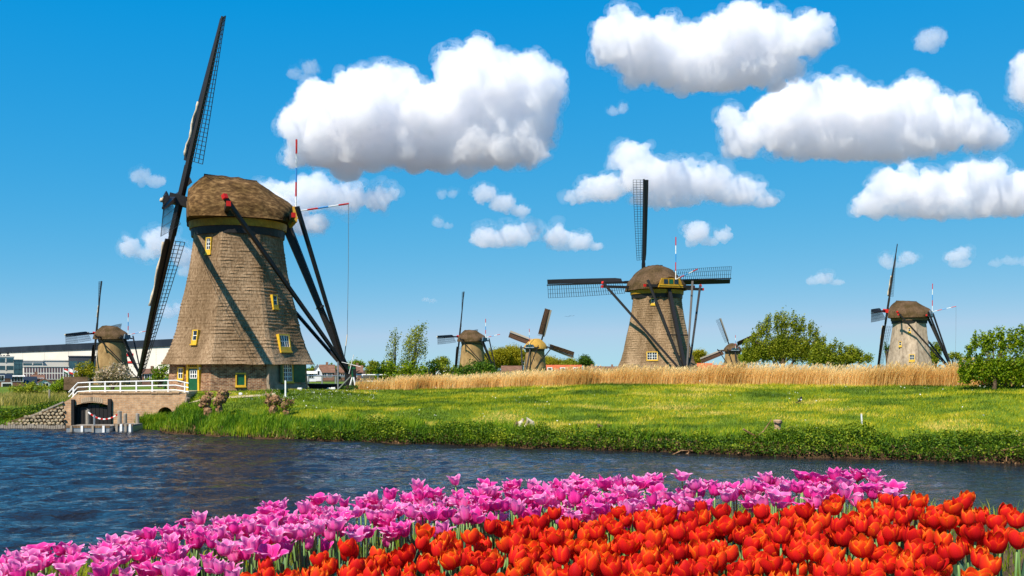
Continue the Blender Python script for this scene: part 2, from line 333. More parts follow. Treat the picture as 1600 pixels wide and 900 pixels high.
# ---------------------------------------------------------------- clouds (closed bodies of vapour at their true height and distance)
CLOUD_BASE = 700.0
CLOUDS = [
 ('broad white cumulus cloud with a stepped twin top above the left mill and flagpole', 1.0,
  [(545,200,90,72),(600,160,72,55),(645,190,90,62),(735,140,62,70),(770,150,70,60),(830,155,52,66),(690,225,190,44),(500,225,58,42),(800,215,70,48)]),
 ('bright cumulus cloud at the top edge with a dip in its middle', 1.0,
  [(962,62,44,42),(1005,80,55,50),(1060,95,70,42),(1110,75,50,45),(1165,60,60,55),(1205,75,55,48),(1262,55,38,34),(1110,115,120,34),(1180,105,80,36)]),
 ('long flat-bottomed cumulus cloud in the upper right with a small side puff', 1.0,
  [(1140,182,22,18),(1165,215,40,32),(1225,185,62,48),(1290,170,75,50),(1355,180,70,48),(1420,180,62,46),(1480,195,60,42),(1540,212,48,26),(1340,220,190,36)]),
 ('cumulus cloud at the right edge just under the long flat-bottomed cloud', .95,
  [(1365,320,30,26),(1400,295,45,32),(1455,305,60,36),(1520,280,50,32),(1570,305,60,38),(1630,300,60,40),(1690,312,40,30),(1480,325,130,20)]),
 ('ragged cumulus cloud behind the raised sail of the middle mill', .85,
  [(985,245,32,28),(1010,275,50,36),(940,295,46,22),(905,308,22,10),(1055,285,55,34),(1110,285,42,30),(1150,300,52,24),(1195,314,28,12),(1040,312,70,16)]),
 ('soft cloud bank behind the striped flagpole of the left mill', .75,
  [(440,325,46,34),(490,300,50,28),(540,310,40,24),(590,310,30,20),(470,350,55,20),(420,300,30,18),(545,365,26,9)]),
 ('small knobbly cumulus puff above the yellowish far wood, upper of a close pair', .7,
  [(758,303,22,16),(785,318,26,16),(812,330,20,11)]),
 ('small flat cumulus puff below its knobbly neighbour', .75,
  [(760,372,28,18),(800,368,30,18),(825,358,18,14),(785,380,48,9)]),
 ('small flat cloud left of the raised left sail tip of the middle mill', .8,
  [(872,370,24,18),(905,378,28,14),(930,384,14,8),(890,386,42,7)]),
 ('small heart-shaped puff of cloud above the right sail of the middle mill', .7,
  [(1090,362,22,20),(1082,378,14,9),(1130,368,17,12),(1108,378,20,8)]),
 ('faint puff of cloud left of the largest mill high above the water', .4, [(220,276,20,13),(242,284,20,12)]),
 ('faint wisp of cloud between the raised sail and the broad cumulus', .28, [(460,116,14,10),(485,106,16,13),(478,122,14,7)]),
 ('small lone round puff in the upper right corner', .4, [(1450,64,22,20),(1466,58,16,14)]),
 ('edge of a cloud cut off by the right border', .7, [(1600,135,22,32),(1640,120,50,55),(1690,140,50,40)]),
 ('low small flat cloud over the willow tree', .6, [(1270,440,14,7),(1288,435,18,11),(1308,441,16,6)]),
 ('low cloud puff behind the upright sail of the right mill', .5, [(1385,409,13,12),(1418,404,18,12),(1402,414,18,6)]),
 ('low bright puff right of the upright sail of the right mill', .65, [(1488,402,12,11),(1502,398,14,12),(1498,412,22,8)]),
 ('thin low cloud streak near the right border', .3, [(1555,411,14,7),(1580,408,20,8),(1610,410,22,8)]),
 ('low cloud behind the lowered sail of the largest mill', .6, [(205,385,18,14),(250,380,30,22),(285,400,24,18),(225,394,36,9),(290,425,16,8)]),
 ('tiny puff of cloud above the knobbly pair', .35, [(690,305,9,8),(706,303,10,8)]),
 ('tiny flat puff of cloud beside the knobbly pair', .4, [(685,349,12,8),(700,353,11,6)]),
 ('tiny torn puff under the top cumulus cloud', .35, [(958,174,10,9),(972,170,10,9)]),
 ('tiny pale puff just above the left far mill sail', .45, [(664,468,8,5),(676,470,9,4)]),
 ('low white cloud low behind the lowered sail of the largest mill', .5, [(262,488,16,12),(280,482,16,10)]),
]

def make_cloud(label, dens, ells, seed):
    """one closed, finely billowed body; thin where it is faint"""
    rnd = random.Random(seed)
    bot = max(e[1] + e[3] for e in ells)
    d = FPX * (CLOUD_BASE - CZ) / (HY - bot); px = d / FPX
    bm = bmesh.new()
    small = max(e[2] for e in ells) < 32
    for (cx, cy, rx, ry) in ells:
        q0 = min(rx, ry)
        # the lobe itself, then knobs on it of two sizes
        c = P(cx, min(cy, bot - ry * .55), d); k = .80
        bmesh.ops.create_icosphere(bm, subdivisions=3, radius=1, matrix=Matrix.Translation(c) @ Matrix.Diagonal((rx * px * k, q0 * 1.25 * px * k, ry * px * k, 1)))
        for i in range(6 if small else max(12, int(rx * ry / 75))):
            v = Vector((rnd.gauss(0, 1), rnd.gauss(0, 1), rnd.gauss(.25, 1))).normalized(); q = rnd.uniform(.55, .88)
            r = rnd.choice((.16, .22, .30, .40)) * q0 * (1.15 if small else 1)
            y = min(cy - v.z * ry * q, bot - r * .5)
            p = P(cx + v.x * rx * q, y, d); p.y += v.y * q0 * 1.25 * q * px; r3 = r * px
            p.z = max(p.z, CLOUD_BASE + r3 * .40)
            bmesh.ops.create_icosphere(bm, subdivisions=2, radius=r3, matrix=Matrix.Translation(p))
    me = bpy.data.meshes.new('cloud'); bm.to_mesh(me); bm.free()
    tmp = bpy.data.objects.new('cloud', me); COL.objects.link(tmp)
    md = tmp.modifiers.new('r', 'REMESH'); md.mode = 'VOXEL'; md.voxel_size = (.9 if small else 1.7) * px
    dg = bpy.context.evaluated_depsgraph_get(); dg.update()
    me2 = bpy.data.meshes.new_from_object(tmp.evaluated_get(dg))
    bpy.data.objects.remove(tmp); bpy.data.meshes.remove(me)
    n = len(me2.vertices); co = np.empty(n * 3); no = np.empty(n * 3)
    me2.vertices.foreach_get('co', co); me2.vertices.foreach_get('normal', no); co = co.reshape(-1, 3); no = no.reshape(-1, 3)
    L = (15 if small else 30) * px; amp = (4.2 if small else 7.5) * px
    out = np.empty(n); nf = mnoise.noise; ofs = np.empty((n, 3))
    for i in range(n):
        p = Vector(co[i]) / L
        out[i] = (.55 - abs(nf(p)) * 1.6) * .8 + (.4 - abs(nf(p * 2.3)) * 1.3) * .8 + nf(p * 4.7) * .75 + nf(p * 9.5) * .55 + nf(p * 19) * .30
    flat = np.clip((co[:, 2] - CLOUD_BASE) / (16 * px), .35, 1)
    me2.vertices.foreach_set('co', (co + no * (out * amp * flat)[:, None]).ravel()); me2.update()
    # heal the folds, then drop crumbs that do not hang together with the body
    tmp = bpy.data.objects.new('cloud', me2); COL.objects.link(tmp)
    md = tmp.modifiers.new('r', 'REMESH'); md.mode = 'VOXEL'; md.voxel_size = (.75 if small else 1.3) * px
    dg = bpy.context.evaluated_depsgraph_get(); dg.update(); me3 = bpy.data.meshes.new_from_object(tmp.evaluated_get(dg))
    bpy.data.objects.remove(tmp); bpy.data.meshes.remove(me2); me2 = me3
    bm = bmesh.new(); bm.from_mesh(me2); seen = set(); isl = []
    bm.verts.ensure_lookup_table()
    for v in bm.verts:
        if v.index in seen: continue
        st = [v]; seen.add(v.index); cur = []
        while st:
            a = st.pop(); cur.append(a)
            for e in a.link_edges:
                b_ = e.other_vert(a)
                if b_.index not in seen: seen.add(b_.index); st.append(b_)
        isl.append(cur)
    isl.sort(key=len)
    for cur in isl[:-1]: bmesh.ops.delete(bm, geom=cur, context='VERTS')
    bm.to_mesh(me2); bm.free()
    o = bpy.data.objects.new('cloud', me2); COL.objects.link(o)
    m = bpy.data.materials.new('cloud_vapour'); m.use_nodes = True; nt = m.node_tree; nt.nodes.clear()
    mo = nt.nodes.new('ShaderNodeOutputMaterial'); v = nt.nodes.new('ShaderNodeVolumePrincipled')
    v.inputs['Color'].default_value = (1.0, .997, 1.0, 1); v.inputs['Density'].default_value = dens / (CLOUD_MFP * px); v.inputs['Anisotropy'].default_value = 0.0
    nt.links.new(v.outputs[0], mo.inputs['Volume'])
    me2.materials.clear(); me2.materials.append(m)
    # thin torn veil round the dense body
    n = len(me2.vertices); co = np.empty(n * 3); no = np.empty(n * 3); me2.vertices.foreach_get('co', co); me2.vertices.foreach_get('normal', no); co = co.reshape(-1, 3); no = no.reshape(-1, 3)
    nz = np.array([mnoise.noise(Vector(c) / (30 * px)) + .45 * mnoise.noise(Vector(c) / (12 * px)) for c in co])
    mv = me2.copy(); mv.vertices.foreach_set('co', (co + no * (np.clip(nz + .25, .05, None) * (8 if small else 16) * px * np.clip((co[:, 2] - CLOUD_BASE) / (20 * px), .2, 1))[:, None]).ravel()); mv.update()
    m2 = m.copy(); m2.name = 'cloud_veil'; [q for q in m2.node_tree.nodes if q.type == 'PRINCIPLED_VOLUME'][0].inputs['Density'].default_value = dens * .15 / (CLOUD_MFP * px)
    mv.materials.clear(); mv.materials.append(m2); ov = bpy.data.objects.new('veil', mv); COL.objects.link(ov); ov.parent = o
    return tag(o, label, 'cloud', 'fair weather clouds')
CLOUD_MFP = 19.0
for i, (lb, dn, el) in enumerate(CLOUDS): make_cloud(lb, dn, el, 100 + i)

# ---------------------------------------------------------------- terrain
SHORE = [(-80, 66), (-30.5, 65.4), (-29.0, 65.6), (-23.7, 64.0), (-20, 60.0), (-16.5, 57.2), (-13.6, 55.7), (-8.3, 53.7), (-3.3, 51.4), (.96, 49.7), (6.1, 47.4), (11.06, 45.3), (16.6, 43.0), (21.1, 41.0), (40, 33), (90, 12), (200, -40)]
SX = np.array([p[0] for p in SHORE], float); SY = np.array([p[1] for p in SHORE], float)
def shore(x): return np.interp(x, SX, SY) + .35 * (vnoise(x * .9 + 50, x * 0 + 3.3, 5) - .5) + .25 * (vnoise(x * 3.1 + 50, x * 0 + 7.7, 6) - .5)
def sstep(a, b, x): t = np.clip((x - a) / (b - a), 0, 1); return t * t * (3 - 2 * t)
def crest(x): return 2.45 + .50 * sstep(-10, 9, x)
def bank_w(x): return np.interp(x, [-24, -20, -16, -12, 6], [4.5, 8.6, 12.0, 14.8, 18.5])
def ground_z(x, y):
    x = np.asarray(x, float); y = np.asarray(y, float)
    t = y - shore(x)
    L = bank_w(x)
    c = crest(x)
    s = np.clip(t / L, 0, 1)
    slope = .30 + (c - .30) * (s ** .82)
    z = np.where(t < 0, np.maximum(-1.2, t * .9), np.minimum(slope, .1 + t * .9))
    back = np.clip((t - L) / 7.0, 0, 1)
    z = np.where(t > L, c + (GZ - .1 - c) * back, z)
    # the low land left of the sluice with its inlet
    left = 1.75 - 1.25 * sstep(-29.6, -36, x) * 1.0
    left = np.where(x > -29.6, 1.75, left)
    zl = np.where(t < 0, np.maximum(-1.2, t * .9), np.minimum(left, .12 + t * .28))
    inlet = sstep(-41.0, -44.5, x) * sstep(77, 79.5, y) * (1 - sstep(90, 93.5, y))
    zl = zl * (1 - inlet) + (-.8) * inlet
    zl = np.where(y > 88, np.minimum(zl, .55), zl)
    w = sstep(-29.2, -30.2, x) * (1 - sstep(150, 260, y))
    pit = (x > -29.75) & (x < -24.3) & (y < 68.9); z = np.where(pit, np.minimum(z, -.9), z)
    z = np.where((x >= -24.3) & (x < -21.6) & (y < 66.6), np.minimum(z, .12 + .25 * np.maximum(0, y - 65)), z)
    yard = sstep(-30.2, -29.2, x) * (1 - sstep(-22.5, -20.5, x)) * (y > 68.9)     # level yard behind the sluice wall
    z = z * (1 - yard) + np.where(y > 68.9, GZ, z) * yard
    z = z * (1 - w) + zl * w
    far = sstep(110, 240, y)
    z = z * (1 - far) + (1.0 - .75 * sstep(-22, -32, x)) * far
    z = z + (.10 * (fbm(x * .5 + 90, y * .5 + 90, 21) - .5) + .75 * (fbm(x * .16 + 90, y * .22 + 40, 22, 3) - .5) * sstep(1, 5, t) * (1 - sstep(L * .75, L, t)) * sstep(-19, -12, x)) * (t > 1) * (1 - yard)
    return z

xs = np.concatenate([[-6000, -2500, -1200, -700, -450, -300, -200, -140, -100], np.arange(-80, -46, 2.0), np.arange(-46, 46, .4), np.arange(46, 90, 2.0), [100, 140, 200, 300, 450, 700, 1200, 2500, 6000]])
ys = np.concatenate([[30], np.arange(33, 84, .4), np.arange(84, 130, 1.5), [140, 160, 190, 230, 280, 340, 420, 550, 800, 1300, 2500, 5000, 12000]])
gx, gy = np.meshgrid(xs, ys); gz = ground_z(gx, gy)
nx, ny = len(xs), len(ys)
idx = np.arange(nx * ny).reshape(ny, nx)
fc = np.stack([idx[:-1, :-1], idx[:-1, 1:], idx[1:, 1:], idx[1:, :-1]], -1).reshape(-1, 4)
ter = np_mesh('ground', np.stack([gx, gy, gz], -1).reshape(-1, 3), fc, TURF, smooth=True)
tag(ter, 'grassy far bank with flat meadow reaching the horizon', kind='structure')

# near bank that carries the tulip bed
KB = 1.4
def near_z(x, y): return 2.724 + .0725 * x + .0256 * y
def near_edge(x): x = np.asarray(x) / KB; return KB * ( 4.25 + .30 * sstep(-2.0, -.3, x) - .45 * sstep(1.2, 2.4, x) + .12 * np.sin(x * 2.3))
def near_bank_z(x, y):
    e = near_edge(x); t = y - e
    base = near_z(np.clip(x, -5, 5), np.minimum(y, e))
    return np.where(t > 0, np.maximum(-1.2, base - np.maximum(0, t) ** 1.15 * .95), base) + .02 * (vnoise(x * 5 + 40, y * 5 + 40, 9) - .5)
xs2 = np.concatenate([[-60, -30, -16, -10], np.arange(-7, 7.01, .12), [10, 16, 30, 60]]); ys2 = np.concatenate([[-60, -30, -12, -5, -2], np.arange(-.5, 12.6, .14)])
gx, gy = np.meshgrid(xs2, ys2); gz = near_bank_z(gx, gy)
idx = np.arange(len(xs2) * len(ys2)).reshape(len(ys2), len(xs2))
fc = np.stack([idx[:-1, :-1], idx[:-1, 1:], idx[1:, 1:], idx[1:, :-1]], -1).reshape(-1, 4)
nb = np_mesh('near_bank', np.stack([gx, gy, gz], -1).reshape(-1, 3), fc, SOIL, smooth=True)
tag(nb, 'earth bank under the tulip bed on the near shore', kind='structure')

# ---------------------------------------------------------------- water
WM = bpy.data.materials.new('river_water'); WM.use_nodes = True
nt = WM.node_tree; b = nt.nodes['Principled BSDF']
b.inputs['Roughness'].default_value = .07; b.inputs['IOR'].default_value = 1.33; b.inputs['Specular IOR Level'].default_value = .5
b.inputs['Base Color'].default_value = (.014, .013, .014, 1)
tc = nt.nodes.new('ShaderNodeTexCoord')
prev = None
# calmer water towards the sheltered right-hand reach, ruffled in patches
sx_ = nt.nodes.new('ShaderNodeSeparateXYZ'); calm0 = nt.nodes.new('ShaderNodeMapRange'); calm0.inputs[1].default_value = -14; calm0.inputs[2].default_value = 12; calm0.inputs[3].default_value = 1.0; calm0.inputs[4].default_value = .42
nt.links.new(tc.outputs['Object'], sx_.inputs[0]); nt.links.new(sx_.outputs['X'], calm0.inputs[0])
np0 = nt.nodes.new('ShaderNodeTexNoise'); np0.inputs['Scale'].default_value = .11; np0.inputs['Detail'].default_value = 3; nt.links.new(tc.outputs['Object'], np0.inputs['Vector'])
nr = nt.nodes.new('ShaderNodeMapRange'); nr.inputs[1].default_value = .35; nr.inputs[2].default_value = .65; nr.inputs[3].default_value = .55; nr.inputs[4].default_value = 1.15; nt.links.new(np0.outputs['Fac'], nr.inputs[0])
calm = nt.nodes.new('ShaderNodeMath'); calm.operation = 'MULTIPLY'; nt.links.new(calm0.outputs[0], calm.inputs[0]); nt.links.new(nr.outputs[0], calm.inputs[1])
for sc_, st, dist_, strg in (((.9, 1.8, 1), 1.0, .22, 1.0), ((2.6, 5.0, 1), 1.0, .10, 1.0), ((8.0, 13.0, 1), 1.0, .026, 1.0)):
    mp = nt.nodes.new('ShaderNodeMapping'); mp.inputs['Scale'].default_value = sc_; mp.inputs['Rotation'].default_value = (0, 0, .22)
    nz = nt.nodes.new('ShaderNodeTexNoise'); nz.inputs['Scale'].default_value = st; nz.inputs['Detail'].default_value = 3; nz.inputs['Distortion'].default_value = .6
    bp = nt.nodes.new('ShaderNodeBump'); bp.inputs['Strength'].default_value = strg; bp.inputs['Distance'].default_value = dist_
    nt.links.new(tc.outputs['Object'], mp.inputs['Vector']); nt.links.new(mp.outputs['Vector'], nz.inputs['Vector']); nt.links.new(nz.outputs['Fac'], bp.inputs['Height'])
    if prev: nt.links.new(prev.outputs['Normal'], bp.inputs['Normal'])
    prev = bp
    if sc_[0] < 5: nt.links.new(calm.outputs[0], bp.inputs['Strength'])
nt.links.new(prev.outputs['Normal'], b.inputs['Normal'])
def wave(x, y):
    z = 0
    for sx, sy, a, sd in ((.35, .75, .17, 31), (.9, 1.7, .115, 32), (2.1, 3.6, .055, 33)):
        u = x * .97 + y * .22; w = y * .97 - x * .22
        z = z + a * (1 - 2 * np.abs(vnoise(u * sx + 300, w * sy + 300, sd) - .5) - .5)
    return z * np.interp(x, [-16, 12], [1.0, .33])
def grid_water(x0, x1, y0, y1, st):
    xs = np.arange(x0, x1 + st, st); ys = np.arange(y0, y1 + st, st)
    gx, gy = np.meshgrid(xs, ys); fade = sstep(0, 1.5, gx - x0) * sstep(0, 1.5, x1 - gx) * sstep(0, 1.5, gy - y0) * sstep(0, 1.5, y1 - gy)
    gz = wave(gx, gy) * fade + .0
    idx = np.arange(len(xs) * len(ys)).reshape(len(ys), len(xs))
    fc = np.stack([idx[:-1, :-1], idx[:-1, 1:], idx[1:, 1:], idx[1:, :-1]], -1).reshape(-1, 4)
    return np.stack([gx, gy, gz], -1).reshape(-1, 3), fc
c1, f1 = grid_water(-42, 34, 6, 68, .16)
# flat water outside the finely waved part, butted against its edges
out_v = np.array([(-400, -60, 0), (400, -60, 0), (400, 6, 0), (-400, 6, 0), (-400, 68, 0), (-42, 68, 0), (-42, 6, 0), (34.08, 6, 0), (400, 68, 0), (34.08, 68, 0), (-400, 100, 0), (-30, 100, 0), (-30, 68.1, 0), (-400, 68.1, 0)], float)
n0 = len(c1)
f2 = np.array([(0, 1, 2, 3), (3, 6, 5, 4), (7, 2, 8, 9), (13, 12, 11, 10)]) + n0
wa = np_mesh('water', np.concatenate([c1, out_v]), np.concatenate([f1, f2]), WM, smooth=True)
tag(wa, 'rippled dark blue river between tulip bed and far bank', kind='structure')

# ---------------------------------------------------------------- windmills
def lerp(a, b, t): return a + (b - a) * t
PROF_OCT = [(1.85, 5.80), (2.25, 5.55), (3.1, 5.12), (4.3, 4.75), (5.6, 4.45), (7.0, 4.12), (8.6, 3.80), (10.2, 3.52), (11.8, 3.33)]
PROF_ROUND = [(0.0, 4.45), (2.5, 4.2), (5.0, 3.9), (8.0, 3.5), (11.8, 3.08)]
PROF_SLIM = [(0.0, 5.0), (1.9, 4.75), (4.0, 4.35), (6.0, 4.0), (9.0, 3.55), (11.8, 3.25)]
def prof_r(prof, z): return float(np.interp(z, [p[0] for p in prof], [p[1] for p in prof]))
def oct_fac(a, c0):
    """radius of a unit octagon (corner at c0) in direction a, corners slightly rounded"""
    k = ((a - c0) % R(45)) - R(22.5)
    f = math.cos(R(22.5)) / math.cos(k)
    return min(f, .992)

def body_mesh(prof, octo, c0, rot, course, z0, mats, parent, name, seed, smooth_at=0.0):
    """thatch: overlapping courses, each lip proud of the one below, on an octagon or a circle"""
    rnd = random.Random(seed); nc = 96 if course else 64
    zt = prof[-1][0]; v = []; f = []
    rows = []
    if course:
        n = int((zt - z0) / course)
        for i in range(n):
            za = lerp(z0, zt, i / n); zb = lerp(z0, zt, (i + 1) / n)
            rows.append((za, .020, i)); rows.append((zb - .012, -.007, i + .5))
    else:
        n = 20
        for i in range(n + 1): rows.append((lerp(z0, zt, i / n), 0, i))
    for (z, add, i) in rows:
        for k in range(nc):
            a = 2 * math.pi * k / nc
            r = prof_r(prof, z) * (oct_fac(a, c0) if octo else 1.0)
            q = mnoise.noise(Vector((k * .45 + seed, z * 1.7, i * .37))) + .7 * mnoise.noise(Vector((k * .13 + seed, z * 1.1, i * .2)))
            big = mnoise.noise(Vector((math.cos(a) * 1.6, math.sin(a) * 1.6, z * .35 + seed))) * .07
            lip = add * (1.0 + q * 1.6) if add > 0 else add
            if abs(((a - smooth_at + math.pi) % (2 * math.pi)) - math.pi) < R(22): lip *= .3
            dz = q * .075 if (course and add > 0) else 0
            if z == z0: dz = q * .04
            r = r + lip + (big if octo else big * .3)
            v.append((r * math.cos(a - rot), r * math.sin(a - rot), z + dz))
    m = len(rows)
    for i in range(m - 1):
        for k in range(nc):
            f.append((i * nc + k, i * nc + (k + 1) % nc, (i + 1) * nc + (k + 1) % nc, (i + 1) * nc + k))
    # underside of the eaves
    b0 = len(v)
    for k in range(nc):
        a = 2 * math.pi * k / nc; r = prof_r(prof, z0) * (oct_fac(a, c0) if octo else 1) - .55
        v.append((r * math.cos(a - rot), r * math.sin(a - rot), z0 + .16))
    for k in range(nc): f.append((b0 + k, b0 + (k + 1) % nc, (k + 1) % nc, k))
    f.append(tuple((m - 1) * nc + k for k in range(nc)))
    return mesh(name, v, f, mats, parent)

def cap_mesh(parent, m, fat, seed):
    """boat-shaped thatched cap: front (sails) at +x"""
    S = [(3.62, 2.1, 1.75), (3.55, 2.9, 2.35), (3.1, 3.25, 2.85), (2.35, 3.55, 3.48), (1.2, 3.72, 3.48), (0, 3.76, 3.40), (-1.3, 3.66, 3.22), (-2.2, 3.4, 2.62), (-3.1, 2.95, 2.10), (-3.75, 2.35, 1.70), (-3.95, 2.0, 1.50)]
    # finer stations
    xs = []
    for i in range(len(S) - 1):
        for j in range(4): xs.append(tuple(lerp(S[i][q], S[i + 1][q], j / 4) for q in range(3)))
    xs.append(S[-1]); nt_ = 36; v = []; f = []
    for (x, w, h) in xs:
        for k in range(nt_ + 1):
            t = math.pi * k / nt_
            c, s = math.cos(t), math.sin(t); e = 2 / 1.55
            y = w * fat * math.copysign(abs(c) ** e, c); z = h * abs(s) ** e
            nz = mnoise.noise(Vector((x * 1.3 + seed, y * 1.3, z * 1.3))) * .10 + mnoise.noise(Vector((x * 4 + seed, y * 4, z * 4))) * .05
            xx = x + (0 if z > .9 else .0)
            if x < -2.6: xx = x + (1 - min(1, z / 1.3)) * .55 * (-(x + 2.6) / 1.35)
            v.append((xx, y * (1 + nz * .12), 12.3 + z * (1 + nz * .10) + (nz * .5 if 0 < k < nt_ else 0)))
    n = nt_ + 1
    for i in range(len(xs) - 1):
        for k in range(nt_): f.append((i * n + k, (i + 1) * n + k, (i + 1) * n + k + 1, i * n + k + 1))
    f.append(tuple(range(n))[::-1]); f.append(tuple((len(xs) - 1) * n + k for k in range(n)))
    # bottom
    bot = [i * n for i in range(len(xs))] + [i * n + nt_ for i in range(len(xs) - 1, -1, -1)]
    f.append(tuple(bot))
    return mesh('cap', v, f, m, parent, smooth=True)

def striped(parent, p, q, rad, cols, name):
    """a pole with painted bands: the white pole and its bands as sub-parts"""
    p, q = Vector(p), Vector(q); n = len(cols)
    pole = MB().tube([p, lerp(p, q, 1.0)], rad * .8, 6).build(name, WHITE, parent)
    for i, c in enumerate(cols):
        if c is None: continue
        MB().tube([lerp(p, q, i / n), lerp(p, q, (i + 1) / n)], rad, 6).build('painted_band', c, pole)
    return pole

def sail(parent, hub, tilt, phi, style, detail, board_mat, length=13.3, seed=0, furl=None, fine=False):
    n = Vector((math.cos(tilt), 0, math.sin(tilt))); e1 = Vector((0, 1, 0)); e2 = Vector((-math.sin(tilt), 0, math.cos(tilt)))
    c, s_ = math.cos(phi), math.sin(phi)
    u = c * e2 - s_ * e1; v = -s_ * e2 - c * e1
    def th(r): return R(lerp(36, 7, min(1, max(0, (r - 2) / 11))))
    def pt(r, s, off=0.0):
        t = th(r)
        d = (-v * math.cos(t) - n * math.sin(t)); m = (-n * math.cos(t) + v * math.sin(t))
        return hub + u * r + d * s - m * off
    st = MB().bar(hub - u * .2, hub + u * 2.6, .40, .36).bar(hub + u * 2.6, hub + u * length, .36, .30, .17).build('sail', BLACK_WOOD, parent)
    st_ = st
    # leading wind board, one twisted plank
    N = 12; vv = []; ff = []
    for i in range(N + 1):
        r = lerp(2.9, length - .1, i / N); w = .62 if i > 0 else .5
        for (a, o) in ((-.12, .0), (-.12 - w, .03), (-.12 - w, .08), (-.12, .06)): vv.append(pt(r, a, o))
    for i in range(N):
        for k in range(4): ff.append((i * 4 + k, i * 4 + (k + 1) % 4, (i + 1) * 4 + (k + 1) % 4, (i + 1) * 4 + k))
    ff += [(3, 2, 1, 0), tuple(N * 4 + k for k in range(4))]
    mesh('wind_board', vv, ff, board_mat, st_)
    # trailing lattice
    lat = MB(); th_ = .050 if detail else .075; r0, r1 = 3.0, length - .12
    nb = 33 if detail else 24
    if fine: nb, th_ = 17, .026
    for i in range(nb + 1):
        r = lerp(r0, r1, i / nb); lat.bar(pt(r, -.1), pt(r, 1.72), th_, th_ * .8)
    for s in (.58, 1.15, 1.70):
        pts = [pt(lerp(r0, r1, i / 6), s, -.02) for i in range(7)]
        for a, b in zip(pts[:-1], pts[1:]): lat.bar(a, b, th_ * .85, th_ * .7)
    lat.build('lattice', BLACK_WOOD if style != 'cloth' else BROWN_WOOD, st_)
    if style == 'cloth':
        vv = []; ff = []; N = 14
        for i in range(N + 1):
            r = lerp(r0 + .5, r1, i / N)
            for j in range(7):
                s = lerp(.1, 1.66, j / 6); vv.append(pt(r, s, .05 + .05 * math.sin(j * 1.1 + 1) + .03 * math.sin(i * 1.7 + j)))
        for i in range(N):
            for j in range(6): ff.append((i * 7 + j, i * 7 + j + 1, (i + 1) * 7 + j + 1, (i + 1) * 7 + j))
        mesh('sail_cloth', vv, ff, BROWN_CLOTH, st_, smooth=True)
    if furl:
        ra, rb, rad, ss = furl; rnd = random.Random(seed + 5); pts = []; rr = []
        for i in range(15):
            r = lerp(ra, rb, i / 14); pts.append(pt(r, ss + .10 * math.sin(i * .9 + seed) , .24)); rr.append(rad * (.65 + .6 * rnd.random()))
        MB().tube(pts, rr, 6).build('furled_cloth', CLOTH, st_, True)
    return st_

def face_window(mill, yaw, loc, prof, c0, rot_oct, az, z, w, h, frame_m, kind, px=None, octo=True, bars=(2, 3), depth=.34):
    """window on the body: az is the world azimuth of the wall face; px places it along the face as seen in the photograph"""
    if kind == 'sill': w, h = w * .88, h * .88
    r = prof_r(prof, z) * (math.cos(R(22.5)) if octo else 1.0)
    nrm = Vector((math.cos(az), math.sin(az), 0)); tan = Vector((-nrm.y, nrm.x, 0))
    t = 0.0
    if px is not None:
        best = 1e9
        for i in range(-300, 301):
            q = Vector(loc[:2]).to_3d() + nrm * r + tan * (i * .01)
            e = abs(800 + q.x / q.y * FPX - px)
            if e < best: best = e; t = i * .01
    c = nrm * r + tan * t + Vector((0, 0, z))
    cr, sr = math.cos(-yaw), math.sin(-yaw)
    rotv = lambda p: Vector((p.x * cr - p.y * sr, p.x * sr + p.y * cr, p.z))
    sl = (prof_r(prof, z + h) - prof_r(prof, z)) / h if depth else 0
    c = rotv(c); n = rotv(nrm); tn = rotv(tan); up = (Vector((0, 0, 1)) + n * sl * .5).normalized(); n = tn.cross(up).normalized()
    def bx(mb, a0, a1, z0, z1, d0, d1):
        vs = [c + tn * a + up * zz + n * dd for dd in (d0, d1) for zz in (z0, z1) for a in (a0, a1)]
        mb.add(vs, [(0, 1, 3, 2), (4, 6, 7, 5), (0, 4, 5, 1), (2, 3, 7, 6), (0, 2, 6, 4), (1, 5, 7, 3)])
    fw = min(.10, w * .13)
    f = MB()
    bx(f, -w / 2, -w / 2 + fw, 0, h, -.9, .10); bx(f, w / 2 - fw, w / 2, 0, h, -.9, .10)
    bx(f, -w / 2 + fw, w / 2 - fw, h - fw, h, -.9, .098)
    if kind == 'sill':
        bx(f, -w / 2 + fw, w / 2 - fw, 0, h * .27, -.9, .098); bx(f, -w / 2 - .04, w / 2 + .04, -.09, -.002, -.9, .16); z0 = h * .27
    else:
        bx(f, -w / 2 + fw, w / 2 - fw, 0, fw, -.9, .098); bx(f, -w / 2 - .03, w / 2 + .03, -.07, -.002, -.6, .16); z0 = fw
    fr = f.build('window', frame_m, mill)
    p = MB(); bx(p, -w / 2 + fw, w / 2 - fw, z0, h - fw, -.5, .02); p.build('pane', GREEN_PAINT if kind == 'hatch' else GLASS, fr)
    if kind != 'hatch':
        g = MB(); nxb, nyb = bars; a0, a1, zz0, zz1 = -w / 2 + fw, w / 2 - fw, z0, h - fw; bw = .045
        for i in range(nxb + 1):
            a = lerp(a0, a1, i / nxb); wd = bw * (1.6 if i in (0, nxb) or (nxb == 4 and i == 2) else .8); bx(g, a - wd / 2, a + wd / 2, zz0, zz1, .022, .06)
        for i in range(nyb + 1):
            zz = lerp(zz0, zz1, i / nyb); bx(g, a0, a1, zz - bw / 2, zz + bw / 2, .021, .055)
        g.build('glazing_bar', WHITE, fr)
    return c, n, tn, fr

